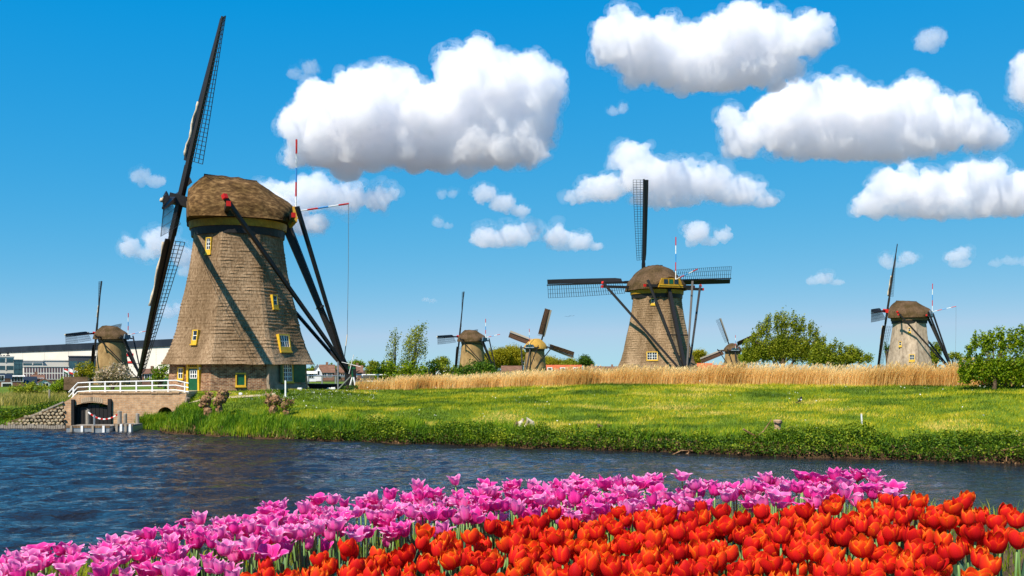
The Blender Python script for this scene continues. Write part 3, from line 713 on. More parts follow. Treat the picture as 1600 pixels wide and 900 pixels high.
def windmill(name, label, loc, yaw, s, phi, c0, style):
    st = style; rnd = random.Random(st.get('seed', 1))
    mill = thing(name, label, 'windmill', loc, yaw, 'windmills along the canal', s)
    prof = st['prof']; octo = st.get('octo', True); detail = st.get('detail', False)
    z0 = prof[0][0]
    body_mesh(prof, octo, c0, yaw, st.get('course', 0), z0, st['body'], mill, 'thatched_body' if octo else 'masonry_body', st.get('seed', 1), c0 - R(67.5))
    cap = cap_mesh(mill, st['cap'], 1.0, st.get('seed', 1))
    if detail: MB().bar((2.45, 0, 15.80), (-1.35, 0, 15.52), .34, .10).build('ridge_board', BLACK_WOOD, cap)
    # yellow curb ring under the cap
    k = MB(); rr = prof[-1][1]
    k.lathe([(rr + .16, 11.74), (rr + .20, 12.26)], 48)
    k.build('curb', OCHRE if st.get('yellow', True) else BROWN_WOOD, mill)
    k = MB(); k.lathe([(rr + .02, 11.2), (rr + .06, 11.735)], 48); k.build('painted_curb_shadow', BLACK_WOOD, mill)  # black ring stands in for the shadow below the curb
    # boarded rear with windows
    g = MB(); pol = [(-1.75, 12.42), (1.75, 12.42), (1.5, 13.1), (1.25, 13.62), (-1.25, 13.62), (-1.5, 13.1)]
    gv = [(-3.80, y, z) for y, z in pol] + [(-4.10, y, z) for y, z in pol]; nn = len(pol)
    g.add(gv, [tuple(range(nn)), tuple(range(2 * nn - 1, nn - 1, -1))] + [(i, i + nn, (i + 1) % nn + nn, (i + 1) % nn) for i in range(nn)])
    gable = g.build('rear_gable', OCHRE if st.get('yellow', True) else BLUE_GREY, mill)
    if detail or st.get('rear'):
        for y in (-.75, 0, .75):
            MB().box((-4.14, y - .28, 12.88), (-4.105, y + .28, 13.45)).build('pane', GLASS if y else GREEN_PAINT, gable)
        MB().box((-4.16, -1.70, 12.66), (-4.105, 1.70, 12.74)).build('sill', YELLOW if st.get('yellow', True) else WHITE, gable)
    # front boarding and poll end
    hub = Vector((4.35, 0, 13.85)); tilt = R(st.get('tilt', 11.5)); n = Vector((math.cos(tilt), 0, math.sin(tilt)))
    MB().add([(3.66, -1.5, 12.45), (3.66, 1.5, 12.45), (3.68, 1.2, 13.6), (3.68, -1.2, 13.6), (3.60, -1.5, 12.45), (3.60, 1.5, 12.45), (3.60, 1.2, 13.6), (3.60, -1.2, 13.6)],
             [(0, 1, 2, 3), (7, 6, 5, 4), (0, 4, 5, 1), (1, 5, 6, 2), (2, 6, 7, 3), (3, 7, 4, 0)]).build('front_board', RED_PAINT if st.get('redhub', True) else BROWN_WOOD, mill)
    MB().bar(hub - n * 1.1, hub + n * .55, .72, .72).build('poll_end', RED_PAINT if st.get('redhub', True) else BLACK_WOOD, mill)
    MB().bar(hub - n * 3.0, hub - n * 1.08, .6, .6).build('windshaft', BLACK_WOOD, mill)
    # sails
    for q in range(4):
        sty = st['sails'][q]
        sail(mill, hub + n * (.25 if q % 2 else -.25), tilt, phi + q * math.pi / 2, sty, detail, st.get('board', BLACK_WOOD), st.get('length', 13.3), q + st.get('seed', 1), st.get('furl', {}).get(q), q in st.get('fine', ()))
    # tail: cross beams, braces, tail pole and winch
    tx = -8.3
    bl = st.get('beam', 6.2)
    MB().bar((1.05, -bl, 12.75), (1.05, bl, 12.75), .30, .34).build('cross_beam', BLACK_WOOD, mill)
    MB().bar((-3.62, -3.35, 12.62), (-3.62, 3.35, 12.62), .28, .34).build('cross_beam', BLACK_WOOD, mill)
    for sg in (-1, 1):
        MB().bar((1.30, sg * (bl - .15), 13.25), (tx + .15, sg * .32, 1.3), .27, .27, .22).build('long_brace', BLACK_WOOD, mill)
        MB().bar((-3.9, sg * 3.2, 13.3), (tx + .55, sg * .34, 2.2), .26, .26, .2).build('short_brace', BLACK_WOOD, mill)
        if detail:
            MB().bar((1.25, sg * (bl - .05), 13.10), (1.33, sg * (bl - .16), 13.40), .30, .30).build('beam_end', RED_PAINT, mill)
            MB().bar((1.05, sg * (bl + .002), 12.75), (1.05, sg * (bl + .22), 12.75), .30, .34).build('beam_end', RED_PAINT, mill)
            MB().bar((-3.62, sg * 3.352, 12.62), (-3.62, sg * 3.62, 12.62), .28, .34).build('beam_end', RED_PAINT, mill)
    MB().bar((-3.1, 0, 13.0), (tx, 0, .9), .44, .46, .40).build('tail_pole', BLACK_WOOD, mill)
    def on(t): return Vector((-3.1, 0, 13.0)).lerp(Vector((tx, 0, .9)), t)
    a = on(.56); MB().bar(a + Vector((0, -1.55, 0)), a + Vector((0, 1.55, 0)), .16, .16).build('brace_tie', BLACK_WOOD, mill)
    w = MB(); w.box((tx - .42, -.36, .05), (tx + .36, .36, 1.55))
    w.build('tail_winch', BLACK_WOOD, mill)
    if detail:
        w = MB()
        for kk in range(4):
            t = math.pi * kk / 4 + .35
            w.bar((tx, -.62, 1.0), (tx + math.cos(t) * .95, -.62, 1.0 + math.sin(t) * .95), .07); w.bar((tx, -.62, 1.0), (tx - math.cos(t) * .95, -.62, 1.0 - math.sin(t) * .95), .07)
        w.bar((tx, -.70, 1.0), (tx, .4, 1.0), .16); w.build('winch_wheel', BROWN_WOOD, mill)
    # striped flagpole, jib and line at the rear of the cap
    bands = [WHITE, RED_PAINT, BLUE_PAINT, WHITE, RED_PAINT]; bands = [None if b is WHITE else b for b in bands]
    rad = .075 if detail else .10
    fy = st.get('pole_y', .0)
    fl = striped(mill, (-4.2, fy, 13.5), (-4.25, fy, 18.9), rad, bands, 'flagpole')
    bands2 = [None, RED_PAINT, BLUE_PAINT, None, RED_PAINT]
    j0 = Vector((-4.25, fy, 13.45)); j1 = j0 + Vector((-4.1, -.9, .95)); striped(mill, j0, j1, rad * .95, bands2, 'jib')
    if st.get('line'):
        MB().tube([j1, j1 + Vector((.02, 0, -5)), j1 + Vector((.12, .1, -10.2))], .016, 4).build('jib_line', ROPE, mill)
        MB().tube([j1 + Vector((.12, .1, -10.2)), j1 + Vector((.5, .3, -12.9))], .035, 4).build('jib_rope', CLOTH, mill)
    return mill

# ---- the largest mill, left
M1 = (-20.33, 74.0, GZ); Y1 = R(199); C1 = R(-50.5)
mill1 = windmill('windmill', 'largest windmill, brown thatch over a brick base, beside the white bridge railing', M1, Y1, 1.0, R(-12), C1,
    dict(prof=PROF_OCT, body=T_GREY, cap=T_BROWN, course=.235, detail=True, seed=3, sails=['open'] * 4, tilt=12.5, length=13.45, line=True, fine=(3,), redhub=False,
         furl={0: (3.2, 7.2, .10, -.35), 2: (3.2, 8.0, .11, -.45), 3: (3.4, 11, .10, -.3)}))

def oct_base(mill, yaw, c0, Rt, Rb, zt):
    """brick base: eight walls with their own uv, the walls alternate with a rendered plinth side"""
    v = []; f = []; uv = []
    for k in range(8):
        a0, a1 = c0 + R(45) * k - yaw, c0 + R(45) * (k + 1) - yaw
        L = Rb * .7654
        N = 1
        i = len(v)
        v += [(Rb * math.cos(a0), Rb * math.sin(a0), 0), (Rb * math.cos(a1), Rb * math.sin(a1), 0), (Rt * math.cos(a1), Rt * math.sin(a1), zt), (Rt * math.cos(a0), Rt * math.sin(a0), zt)]
        f.append((i, i + 1, i + 2, i + 3)); uv += [(k * L, 0), (k * L + L, 0), (k * L + L, zt), (k * L, zt)]
    o = mesh('brick_base', v, f, BRICK, mill)
    l = o.data.uv_layers.new(name='UVMap'); l.data.foreach_set('uv', [c for p in uv for c in p])
    return o
ob1 = oct_base(mill1, Y1, C1, 5.15, 5.3, 2.05)
BP = [(0, 5.3), (2.05, 5.15)]
fA, fB, fC = C1 - R(67.5), C1 - R(22.5), C1 + R(22.5)        # left-front, front, right-front walls
face_window(mill1, Y1, M1, PROF_OCT, C1, 0, fA, 9.7, .60, 1.35, YELLOW, 'sill', px=326, bars=(2, 3))
face_window(mill1, Y1, M1, PROF_OCT, C1, 0, fA, 3.25, .60, 1.15, YELLOW, 'sill', px=304, bars=(1, 2))
face_window(mill1, Y1, M1, PROF_OCT, C1, 0, fC, 5.85, .62, 1.15, YELLOW, 'sill', px=430, bars=(1, 2))
face_window(mill1, Y1, M1, PROF_OCT, C1, 0, fC, 2.75, 1.30, 1.45, YELLOW, 'sill', px=446, bars=(4, 2))
face_window(mill1, Y1, M1, BP, C1, 0, fA, .78, .60, .86, YELLOW, 'win', px=283, bars=(2, 2))
face_window(mill1, Y1, M1, BP, C1, 0, fB, .30, .70, .95, YELLOW, 'hatch', px=376)
c, n, tn, fr = face_window(mill1, Y1, M1, BP, C1, 0, fC, .55, 1.15, 1.42, YELLOW, 'win', px=449, bars=(4, 4))
up = Vector((0, 0, 1))
for sg, wd in ((-1, .48), (1, .95)):
    a0 = c + tn * sg * .60 + n * .11; a1 = a0 + tn * sg * wd * .92 + n * (wd * .35)
    mb = MB(); t_ = n * .04
    mb.add([a0, a1, a1 + up * 1.42, a0 + up * 1.42, a0 - t_, a1 - t_, a1 - t_ + up * 1.42, a0 - t_ + up * 1.42], [(0, 1, 2, 3), (7, 6, 5, 4), (0, 4, 5, 1), (1, 5, 6, 2), (2, 6, 7, 3), (3, 7, 4, 0)])
    mb.build('shutter', GREEN_PAINT, mill1)
# door on the left-front wall
def wall_frame(az, z, px, prof):
    r = prof_r(prof, z) * math.cos(R(22.5)); nrm = Vector((math.cos(az), math.sin(az), 0)); tan = Vector((-nrm.y, nrm.x, 0)); best = 1e9; t = 0
    for i in range(-300, 301):
        q = Vector((M1[0], M1[1], 0)) + nrm * r + tan * (i * .01); e = abs(800 + q.x / q.y * FPX - px)
        if e < best: best = e; t = i * .01
    cr, sr = math.cos(-Y1), math.sin(-Y1); rv = lambda p: Vector((p.x * cr - p.y * sr, p.x * sr + p.y * cr, p.z))
    return rv(nrm * r + tan * t + up * z), rv(nrm), rv(tan)
def wbox(mb, fr_, a0, a1, z0, z1, d0, d1):
    c, n, tn = fr_
    vs = [c + tn * a + up * zz + n * dd for dd in (d0, d1) for zz in (z0, z1) for a in (a0, a1)]
    return mb.add(vs, [(0, 1, 3, 2), (4, 6, 7, 5), (0, 4, 5, 1), (2, 3, 7, 6), (0, 2, 6, 4), (1, 5, 7, 3)])
F = wall_frame(fA, .02, 303, BP)
d = wbox(MB(), F, -.44, .44, 0, 1.52, -.3, .05).build('door', GREEN_PAINT, mill1)
mb = MB(); wbox(mb, F, -.62, -.445, 0, 1.98, -.3, .12); wbox(mb, F, .445, .60, 0, 1.98, -.3, .12); wbox(mb, F, -.44, .44, 1.525, 1.62, -.3, .118); wbox(mb, F, -.44, .44, 1.90, 1.98, -.3, .118)
for i in range(5): wbox(mb, F, -.36 + i * .18 - .02, -.36 + i * .18 + .02, 1.625, 1.895, -.1, .09)
mb.build('door_frame', YELLOW, mill1)
wbox(MB(), F, -.44, .44, 1.62, 1.90, -.3, .02).build('fanlight', GLASS, mill1)
wbox(MB(), F, -.28, .34, .86, 1.40, .052, .062).build('pane', GLASS, d)
mb = MB()
for i in range(4): a = -.28 + .62 * i / 3; wbox(mb, F, a - .025, a + .025, .84, 1.42, .064, .085)
for i in range(3): z = .86 + .54 * i / 2; wbox(mb, F, -.28, .34, z - .025, z + .025, .063, .082)
mb.build('glazing_bar', WHITE, d)
F2 = wall_frame(fA, .02, 313, BP); wbox(MB(), F2, -.05, .05, 1.45, 1.62, 0, .12).build('wall_lamp', WHITE, mill1)
Fc = wall_frame(fC, .0, 449, BP); wbox(MB(), Fc, -1.95, 1.95, 0, .42, -.2, .10).build('plinth', CONCRETE, mill1)
wbox(MB(), Fc, -1.96, -.72, .424, 2.0, -.2, .03).build('rendered_wall', CONCRETE, mill1); wbox(MB(), Fc, .72, 1.90, .424, 2.0, -.2, .03).build('rendered_wall', CONCRETE, mill1)

# ---- middle mill seen from behind
M2 = (19.2, 132.0, GZ - .35)
mill2 = windmill('windmill', 'brown thatched windmill seen from behind with level sails, rising behind the reeds', M2, R(108), 1.0, R(-3.5), R(-98.3 - 20),
    dict(prof=PROF_OCT, body=T_GREY, cap=T_DARK, course=.30, detail=True, rear=True, seed=5, sails=['open'] * 4, tilt=8, length=13.8, pole_y=-.6, beam=7.3,
         furl={0: (1.5, 13, .055, -.3), 1: (5, 12.8, .06, -.4), 3: (5, 12.8, .06, -.4)}))
oct_base(mill2, R(108), R(-98.3 - 20), 5.1, 5.25, 2.05)
f2 = R(-98.3 + 2.5)
face_window(mill2, R(108), M2, PROF_OCT, 0, 0, f2, 3.0, 1.45, 1.15, YELLOW, 'win', px=1019, bars=(4, 3))
face_window(mill2, R(108), M2, PROF_OCT, 0, 0, f2, 10.2, .62, 1.0, YELLOW, 'sill', px=1020, bars=(1, 2))

# ---- right mill
M3 = (75.8, 190.0, GZ - .6)
mill3 = windmill('windmill', 'pale grey thatched windmill near the right border with one upright sail', M3, R(150), .97, R(-5), R(-111.8 - 24),
    dict(prof=PROF_SLIM, body=T_PALE, cap=T_DARK, course=0, detail=True, yellow=False, seed=8, sails=['open'] * 4, tilt=9, line=True, furl={0: (3, 7, .11, -.35), 2: (3, 7, .1, -.4)}))
f3 = R(-111.8 - 1.5)
face_window(mill3, R(150), M3, PROF_SLIM, 0, 0, f3, 3.7, 1.2, 1.6, YELLOW, 'sill', px=1425, bars=(3, 2))
face_window(mill3, R(150), M3, PROF_SLIM, 0, 0, f3, 9.3, .6, 1.1, YELLOW, 'sill', px=1421, bars=(1, 2))
face_window(mill3, R(150), M3, PROF_SLIM, 0, 0, f3, 6.6, .6, 1.2, YELLOW, 'sill', px=1406, bars=(1, 2))

# ---- far mills
M4 = P(175, HY, 250.0); M4.z = -.75
mill4 = windmill('windmill', 'tan round masonry windmill before the white warehouse on the left', M4, R(175), 1.0, R(-6), 0,
    dict(prof=PROF_ROUND, octo=False, body=STONE_TAN, cap=T_DARK, yellow=False, seed=9, sails=['open'] * 4, tilt=9, furl={3: (2, 13, .2, -.4), 0: (4, 7, .1, -.35)}))
face_window(mill4, R(175), M4, PROF_ROUND, 0, 0, R(-113), 3.2, .8, 1.2, WHITE, 'win', px=169, octo=False, bars=(2, 2))
M5 = P(738, HY, 290.0); M5.z = -.2
mill5 = windmill('windmill', 'tan round windmill with dark cap behind the dark green bush', M5, R(158), 1.0, R(-4), 0,
    dict(prof=PROF_ROUND, octo=False, body=STONE_TAN, cap=T_DARK, yellow=False, seed=10, sails=['open'] * 4, tilt=8, furl={3: (2, 13, .2, -.4)}))
face_window(mill5, R(158), M5, PROF_ROUND, 0, 0, R(-105), 3.0, .9, 1.3, WHITE, 'win', px=721, octo=False, bars=(2, 2))
face_window(mill5, R(158), M5, PROF_ROUND, 0, 0, R(-75), 3.0, .9, 1.3, WHITE, 'win', px=741, octo=False, bars=(2, 2))
M6 = P(836, HY, 335.0); M6.z = -1.3
mill6 = windmill('windmill', 'windmill with golden new thatch cap and brown cloth set on its tilted sails', M6, R(62), 1.0, R(20), 0,
    dict(prof=PROF_ROUND, octo=False, body=STONE_TAN, cap=T_GOLD, yellow=False, rear=True, redhub=False, board=GREY_WOOD, seed=11, sails=['cloth'] * 4, tilt=8, length=12.6))
face_window(mill6, R(62), M6, PROF_ROUND, 0, 0, R(-80), 4.0, .8, 1.3, WHITE, 'win', px=838, octo=False, bars=(2, 2))
M7 = P(1145, HY, 400.0); M7.z = -.6
mill7 = windmill('windmill', 'farthest small windmill with dark cap, half hidden by the willow', M7, R(92), .97, R(-22), 0,
    dict(prof=PROF_ROUND, octo=False, body=STONE_TAN, cap=T_DARK, rear=True, yellow=False, redhub=False, board=GREY_WOOD, seed=12, sails=['open', 'cloth', 'open', 'cloth'], tilt=8, length=13.3))

# ---------------------------------------------------------------- sluice with quay wall, railing, dock
QY = 66.0
def qx(px): return (px - 800) / FPX * QY
def qz(py): return CZ - (py - HY) / FPX * QY
XL, XR = qx(100), qx(291)
quay = thing('sluice_wall', 'orange brick sluice wall with black gate and arched culvert at the waterline', 'wall', (0, QY, 0))
g0, g1 = qx(115), qx(172); a0, a1 = qx(246), qx(270)
ZT = qz(615.5)
poly = [(XL, -.8), (g0, -.8), (g0, qz(634))]
for i in range(9):
    t = i / 8; poly.append((lerp(g0, g1, t), qz(634) + .22 * math.sin(math.pi * t)))
poly += [(g1, -.8), (a0, -.8), (a0, qz(648))]
for i in range(11):
    t = math.pi * (1 - i / 10); poly.append(((a0 + a1) / 2 + math.cos(t) * (a1 - a0) / 2, qz(648) + math.sin(t) * (a1 - a0) / 2))
poly += [(a1, -.8), (qx(277), -.8), (XR, qz(622)), (XR, ZT), (qx(230), ZT + .03), (XL + .9, ZT - .02), (XL, ZT - .55)]
bm = bmesh.new(); vs = [bm.verts.new((x, 0, z)) for x, z in poly]; f = bm.faces.new(vs)
r = bmesh.ops.extrude_face_region(bm, geom=[f]); bmesh.ops.translate(bm, vec=(0, 2.6, 0), verts=[e for e in r['geom'] if isinstance(e, bmesh.types.BMVert)])
bmesh.ops.triangulate(bm, faces=[q for q in bm.faces if len(q.verts) > 4]); bmesh.ops.recalc_face_normals(bm, faces=bm.faces[:])
uvl = bm.loops.layers.uv.new('UVMap')
for q in bm.faces:
    for l in q.loops: l[uvl].uv = (l.vert.co.x + (l.vert.co.y if abs(q.normal.y) < .5 else 0), l.vert.co.z)
me = bpy.data.meshes.new('brick_wall'); bm.to_mesh(me); bm.free(); link('brick_wall', me, QUAY_BRICK, quay)
# coping bricks, each one its own piece
cop = MB().box((0, 0, 0), (.46, .5, .09)).build('coping_brick', mat('coping_brick', [(.30, .17, .085), (.46, .29, .16), (.56, .40, .25)], 2, .9, .3), quay)
n = int((XR - XL - 1.0) / .48)
for i in range(n):
    o = cop if i == 0 else cop.copy()
    if i: COL.objects.link(o); o.parent = quay
    o.location = (XL + .95 + i * .48, -.06, ZT + .035 + RND.uniform(-.008, .008))
# gate: planks, posts, arch stones
gate = MB().box((g0 + .02, .32, -.8), (g1 - .02, .40, qz(636.5))).build('gate', BLACK_WOOD, quay)
np_ = 9; pw = (g1 - g0 - .04) / np_
for i in range(np_):
    MB().box((g0 + .02 + i * pw + .012, .27, -.6), (g0 + .02 + (i + 1) * pw - .012, .318, qz(636) + (.16 if 3 <= i <= 5 else 0))).build('plank', BLACK_WOOD, gate)
MB().box((g0 - .10, -.16, -.6), (g0 + .10, .06, qz(624))).build('gate_post', BLACK_WOOD, quay)
MB().box((g1 - .10, -.16, -.6), (g1 + .12, .06, qz(623.5))).build('gate_post', BLACK_WOOD, quay)
for i in range(11):
    t = (i + .5) / 11; x = lerp(g0 + .5, g1 - .5, t); z = qz(633) + .22 * math.sin(math.pi * lerp(.13, .87, t)) + .03
    MB().box((x - .075, -.022, z), (x + .075, .05, z + .30)).build('arch_brick', QUAY_BRICK if i != 5 else CONCRETE, quay)
MB().box((a0 - .3, 2.2, -.5), (a1 + .3, 2.3, 1.6)).build('culvert_darkness', BLACK_WOOD, quay)  # black sheet stands in for the darkness inside the culvert
MB().add([(qx(277), -.10, 0.2), (qx(284), -.5, .1), (qx(296), -.5, ZT - .3), (XR, -.10, ZT - .16), (qx(277), .2, 0.2), (qx(284), .2, .1), (qx(296), .2, ZT - .3), (XR, .2, ZT - .16)],
         [(0, 1, 2, 3), (7, 6, 5, 4), (0, 4, 5, 1), (1, 5, 6, 2), (2, 6, 7, 3), (3, 7, 4, 0)]).build('wing_wall', CONCRETE, quay)

# deck of the sluice
MB().box((XL + 1.0, QY + .50, GZ - .3), (XR - .02, QY + 4.5, GZ + .02)).build('path', SAND)
tag(COL.objects[-1], 'sandy deck of the sluice behind the railing', kind='structure')

# revetment of separate stones
rev = thing('stone_revetment', 'sloping revetment of rough stones running down to the water left of the sluice', 'embankment', (0, 0, 0))
stone_meshes = []
for k in range(6):
    bm = bmesh.new(); bmesh.ops.create_icosphere(bm, subdivisions=1, radius=.5)
    for v in bm.verts:
        v.co = Vector((v.co.x, v.co.y * .6, v.co.z * .85)) * (1 + .35 * mnoise.noise(v.co * 2.1 + Vector((k * 7, 0, 0))))
    me = bpy.data.meshes.new('stone'); bm.to_mesh(me); bm.free(); me.materials.append(STONES); stone_meshes.append(me)
cnt = 0
for row in range(8):
    z = .12 + row * .215
    for i in range(40):
        x = XL - .13 - i * .27 + (row % 2) * .13
        top = lerp(1.72, .42, (XL - x) / (XL - qx(20)))
        if z > top or x < qx(8): continue
        o = bpy.data.objects.new('stone', stone_meshes[(row * 7 + i * 3) % 6]); COL.objects.link(o); o.parent = rev
        s = RND.uniform(.24, .31); o.scale = (s, s, s); o.rotation_euler = (RND.uniform(-.3, .3), RND.uniform(-.5, .5), RND.uniform(-.4, .4))
        o.location = (x, QY - .35 + row * .055 + RND.uniform(-.03, .03), z + RND.uniform(-.03, .03)); cnt += 1
MB().add([(XL, QY - .28, -.6), (XL, QY + .25, 1.62), (qx(5), QY + .1, .40), (qx(5), QY - .28, -.6), (XL, QY + .8, -.6), (XL, QY + .8, 1.62), (qx(5), QY + .8, .40), (qx(5), QY + .8, -.6)],
         [(0, 1, 2, 3), (7, 6, 5, 4), (1, 5, 6, 2), (0, 4, 5, 1), (3, 2, 6, 7)]).build('bedding', SOIL, rev)
bo = MB().bar((XL, QY - .05, 1.78), (qx(40), QY - .05, .66), .16, .10).build('edge_board', GREY_WOOD, rev)
# timber palings at the water's edge, left
pal = thing('timber_piling', 'row of low weathered piles along the waterline at the left border', 'piling', (0, QY - .75, 0))
for i in range(34):
    x = qx(-14) + i * .155
    MB().box((x, -.06, -.6), (x + .13, .06, .30 + RND.uniform(-.06, .06))).build('pile', GREY_WOOD, pal)

# railing: posts and three rails
rail = thing('bridge_railing', 'white three-bar steel railing along the top of the sluice', 'railing', (0, QY + .35, 0))
pts = [(107, 615, 628), (117, 598, 612), (291, 593.5, 608)]
def rz(px, k):
    top = np.interp(px, [107, 117, 136, 270, 282, 292], [609, 598.5, 597.5, 594.5, 595.5, 598]); return qz(top) - .40 * k
seg = [qx(v) for v in (104, 118, 137, 272, 292)]
for k in range(3):
    zs = [qz(613) - .30 * k, qz(598.5) - .29 * k, qz(597.5) - .29 * k, qz(594.5) - .32 * k, qz(599) - .29 * k]
    MB().tube([(x, 0, z) for x, z in zip(seg, zs)], .045, 6).build('rail', WHITE, rail)
for px in (111, 137, 161, 185, 210, 235, 260, 286):
    zt = np.interp(px, [104, 118, 137, 272, 292], [613, 598.5, 597.5, 594.5, 599])
    MB().box((qx(px) - .04, -.04, (GZ - .05) if px > 112 else 1.6), (qx(px) + .04, .04, qz(zt))).build('post', WHITE, rail)

# floating dock
DY = 62.3
def dx(px): return (px - 800) / FPX * DY
def dz(py): return CZ - (py - HY) / FPX * DY
def pontoon(label, xa, xb, y0, y1, zt, cat='dock'):
    t = thing('floating_dock', label, cat, ((xa + xb) / 2, y0, 0), 0, 'floating docks'); L = xb - xa
    n = int((y1 - y0) / .2)
    hull = MB().box((-L / 2, 0, -.15), (L / 2, y1 - y0, zt - .16)).build('float', METAL, t)
    MB().box((-L / 2 - .03, -.03, zt - .158), (L / 2 + .03, .05, zt - .01)).build('fender', BROWN_WOOD, t)
    for i in range(n):
        MB().box((-L / 2, .06 + i * .2, zt - .157), (L / 2, .06 + i * .2 + .175, zt - .05 + RND.uniform(-.008, .008))).build('plank', GREY_WOOD, t)
    for i in range(4):
        x = -L / 2 + (i + .5) * L / 4
        MB().box((x - .07, -.09, -.1), (x + .07, -.034, zt - .02)).build('bracket', WHITE if i % 2 else GREY_WOOD, t)
    return t
pontoon('long floating dock with grey plank deck before the black sluice gate', dx(117), dx(183), DY - 1.2, DY + .9, .50)
pontoon('short floating dock lying right of the longer one', dx(184.5), dx(212), DY - .5, DY + 1.2, .56)
def pile(label, px, ytop, w, dd, m=GREY_WOOD, rad=False):
    x = (px - 800) / FPX * dd; zt = CZ - (ytop - HY) / FPX * dd
    b = MB()
    if rad: b.tube([(x, dd, -.8), (x, dd, zt)], w / 2, 10)
    else: b.tube([(x, dd, -.8), (x + RND.uniform(-.03, .03), dd, zt - .05), (x + .01, dd, zt)], [w / 2, w / 2 * .96, w / 2 * .8], 9)
    return tag(b.build('mooring_post', m), label, 'mooring post', 'mooring posts at the dock')
pile('thick wooden mooring post carrying the left end of the red and white chain', 137.5, 640, .26, 63.6)
pile('thin galvanised steel post on the long dock', 147.5, 648, .12, 62.4, METAL, True)
pile('thickest wooden mooring post at the gap between the two docks', 187, 642, .27, 62.9)
pile('wooden mooring post just behind the thickest one', 195.5, 646, .24, 64.3)
pile('wooden mooring post on the right end of the short dock', 215, 646, .24, 63.2)
ch = []; A = P(138, 644, 63.4); B = P(187, 645, 62.9)
for i in range(26):
    t = i / 25; p = A.lerp(B, t); p.z -= .42 * 4 * t * (1 - t); ch.append(p)
chain = thing('barrier_chain', 'red and white plastic chain sagging between two mooring posts', 'chain', A)
for i in range(25):
    MB().bar(ch[i] - A, ch[i + 1] - A, .075).build('chain_link', RED_PAINT if (i // 2) % 2 else WHITE, chain)

# ---------------------------------------------------------------- small things in the mill yard
def yard_pt(px, d, dz_=0): x = (px - 800) / FPX * d; return Vector((x, d, float(ground_z(x, d)) + dz_))
def marker(label, px, d, w, h):
    p = yard_pt(px, d); t = thing('marker_stone', label, 'stone', p, RND.uniform(-.3, .3), 'white marker stones on the lawn')
    bm = bmesh.new(); bmesh.ops.create_cube(bm, size=1); bmesh.ops.scale(bm, vec=(w, w * .6, h), verts=bm.verts); bmesh.ops.translate(bm, vec=(0, 0, h * .5 + .05), verts=bm.verts)
    bmesh.ops.bevel(bm, geom=bm.edges[:], offset=h * .2, segments=2, affect='EDGES')
    me = bpy.data.meshes.new('painted_top'); bm.to_mesh(me); bm.free(); link('painted_top', me, WHITE, t)
    MB().box((-w * .3, -w * .2, -.2), (w * .3, w * .2, .07)).build('foot', CONCRETE, t)
marker('small white stone on a foot below the green hatch of the largest mill', 376, 67.2, .24, .16)
marker('white stone on the lawn right of the white stake', 468.5, 70.5, .34, .16)
marker('white stone close to the winch of the largest mill', 520.5, 72.0, .34, .17)
marker('white stone just behind the one close to the winch', 514, 75.0, .3, .14)
marker('white stone at the right end of the bridge railing', 278.5, 67.2, .34, .16)
p = yard_pt(446, 66.5); t = thing('stake', 'thin white stake standing on the lawn before the shuttered window', 'stake', p)
MB().box((-.045, -.045, -.2), (.045, .045, 1.10)).build('shaft', WHITE, t); MB().box((-.085, -.085, -.1), (.085, .085, .06)).build('foot', WHITE, t)
p = yard_pt(528, 74.5); t = thing('pole', 'slim grey pole standing beside the tail of the largest mill', 'pole', p)
MB().tube([(0, 0, -.2), (0, 0, 2.15)], .06, 8).build('shaft', METAL, t); MB().tube([(.06, 0, .12), (.95, -.2, 1.0)], .05, 6).build('stay', METAL, t)
p = yard_pt(513, 78.5); t = thing('flat_barge', 'low black flat timber hull lying on the grass under the mill tail', 'boat', p)
MB().prism([(-1.35, .10), (-1.55, .48), (1.9, .42), (1.6, .06)], -.6, .6).build('hull', BLACK_WOOD, t); MB().box((-1.5, -.66, .40), (1.85, .66, .46)).build('gunwale', BLACK_WOOD, t)
p = yard_pt(551.5, 73.5); t = thing('garden_windmill', 'small green and white ornamental windmill beside the tail winch', 'ornamental windmill', p)
for a in range(4): q = math.pi / 4 + a * math.pi / 2; MB().bar((math.cos(q) * .42, math.sin(q) * .42, -.1), (math.cos(q) * .06, math.sin(q) * .06, .95), .07).build('leg', WHITE, t)
MB().tube([(0, 0, .7), (-.12, 0, 2.0)], .075, 8).build('mast', GREEN_PAINT, t)
MB().box((-.34, -.10, 1.55), (.2, .10, 1.78)).build('cap', GREEN_PAINT, t)
for a in (R(14), R(104), R(194), R(284)): MB().bar((-.1, -.14, 1.9), (-.1 + math.sin(a) * .72, -.14, 1.9 + math.cos(a) * .72), .15, .03).build('sail', WHITE, t)
def post_rail(label, pts, h, m, posts, bars=2):
    t = thing('low_fence', label, 'fence', pts[0]); o = Vector(pts[0])
    for k in range(bars):
        MB().tube([Vector(p) - o + Vector((0, 0, h - k * h * .45)) for p in pts], .06, 6).build('rail', m, t)
    for i in range(posts):
        tt = i / (posts - 1); q = Vector(pts[0]).lerp(Vector(pts[-1]), tt) - o
        MB().box((q.x - .06, q.y - .06, q.z - .5), (q.x + .06, q.y + .06, q.z + h + .02)).build('post', m, t)
post_rail('white rail fence in the reeds right of the mill tail', [yard_pt(541, 79), yard_pt(640, 80)], 1.15, WHITE, 5)
post_rail('grey pipe rail behind the largest mill at the back ditch', [yard_pt(482, 90), yard_pt(545, 92)], 1.0, METAL, 4, 1)
# narrow path along the lawn
pp = [(292, 65.9), (320, 66.2), (350, 66.5), (390, 66.9), (430, 67.6)]; v = []; f = []
for px, d in pp:
    for s in (-.35, .35): q = yard_pt(px, d + s, .05); v.append(q)
for i in range(len(pp) - 1): f.append((i * 2, i * 2 + 2, i * 2 + 3, i * 2 + 1))
tag(mesh('path', v, f, SAND), 'narrow sandy path in front of the largest mill', kind='structure')

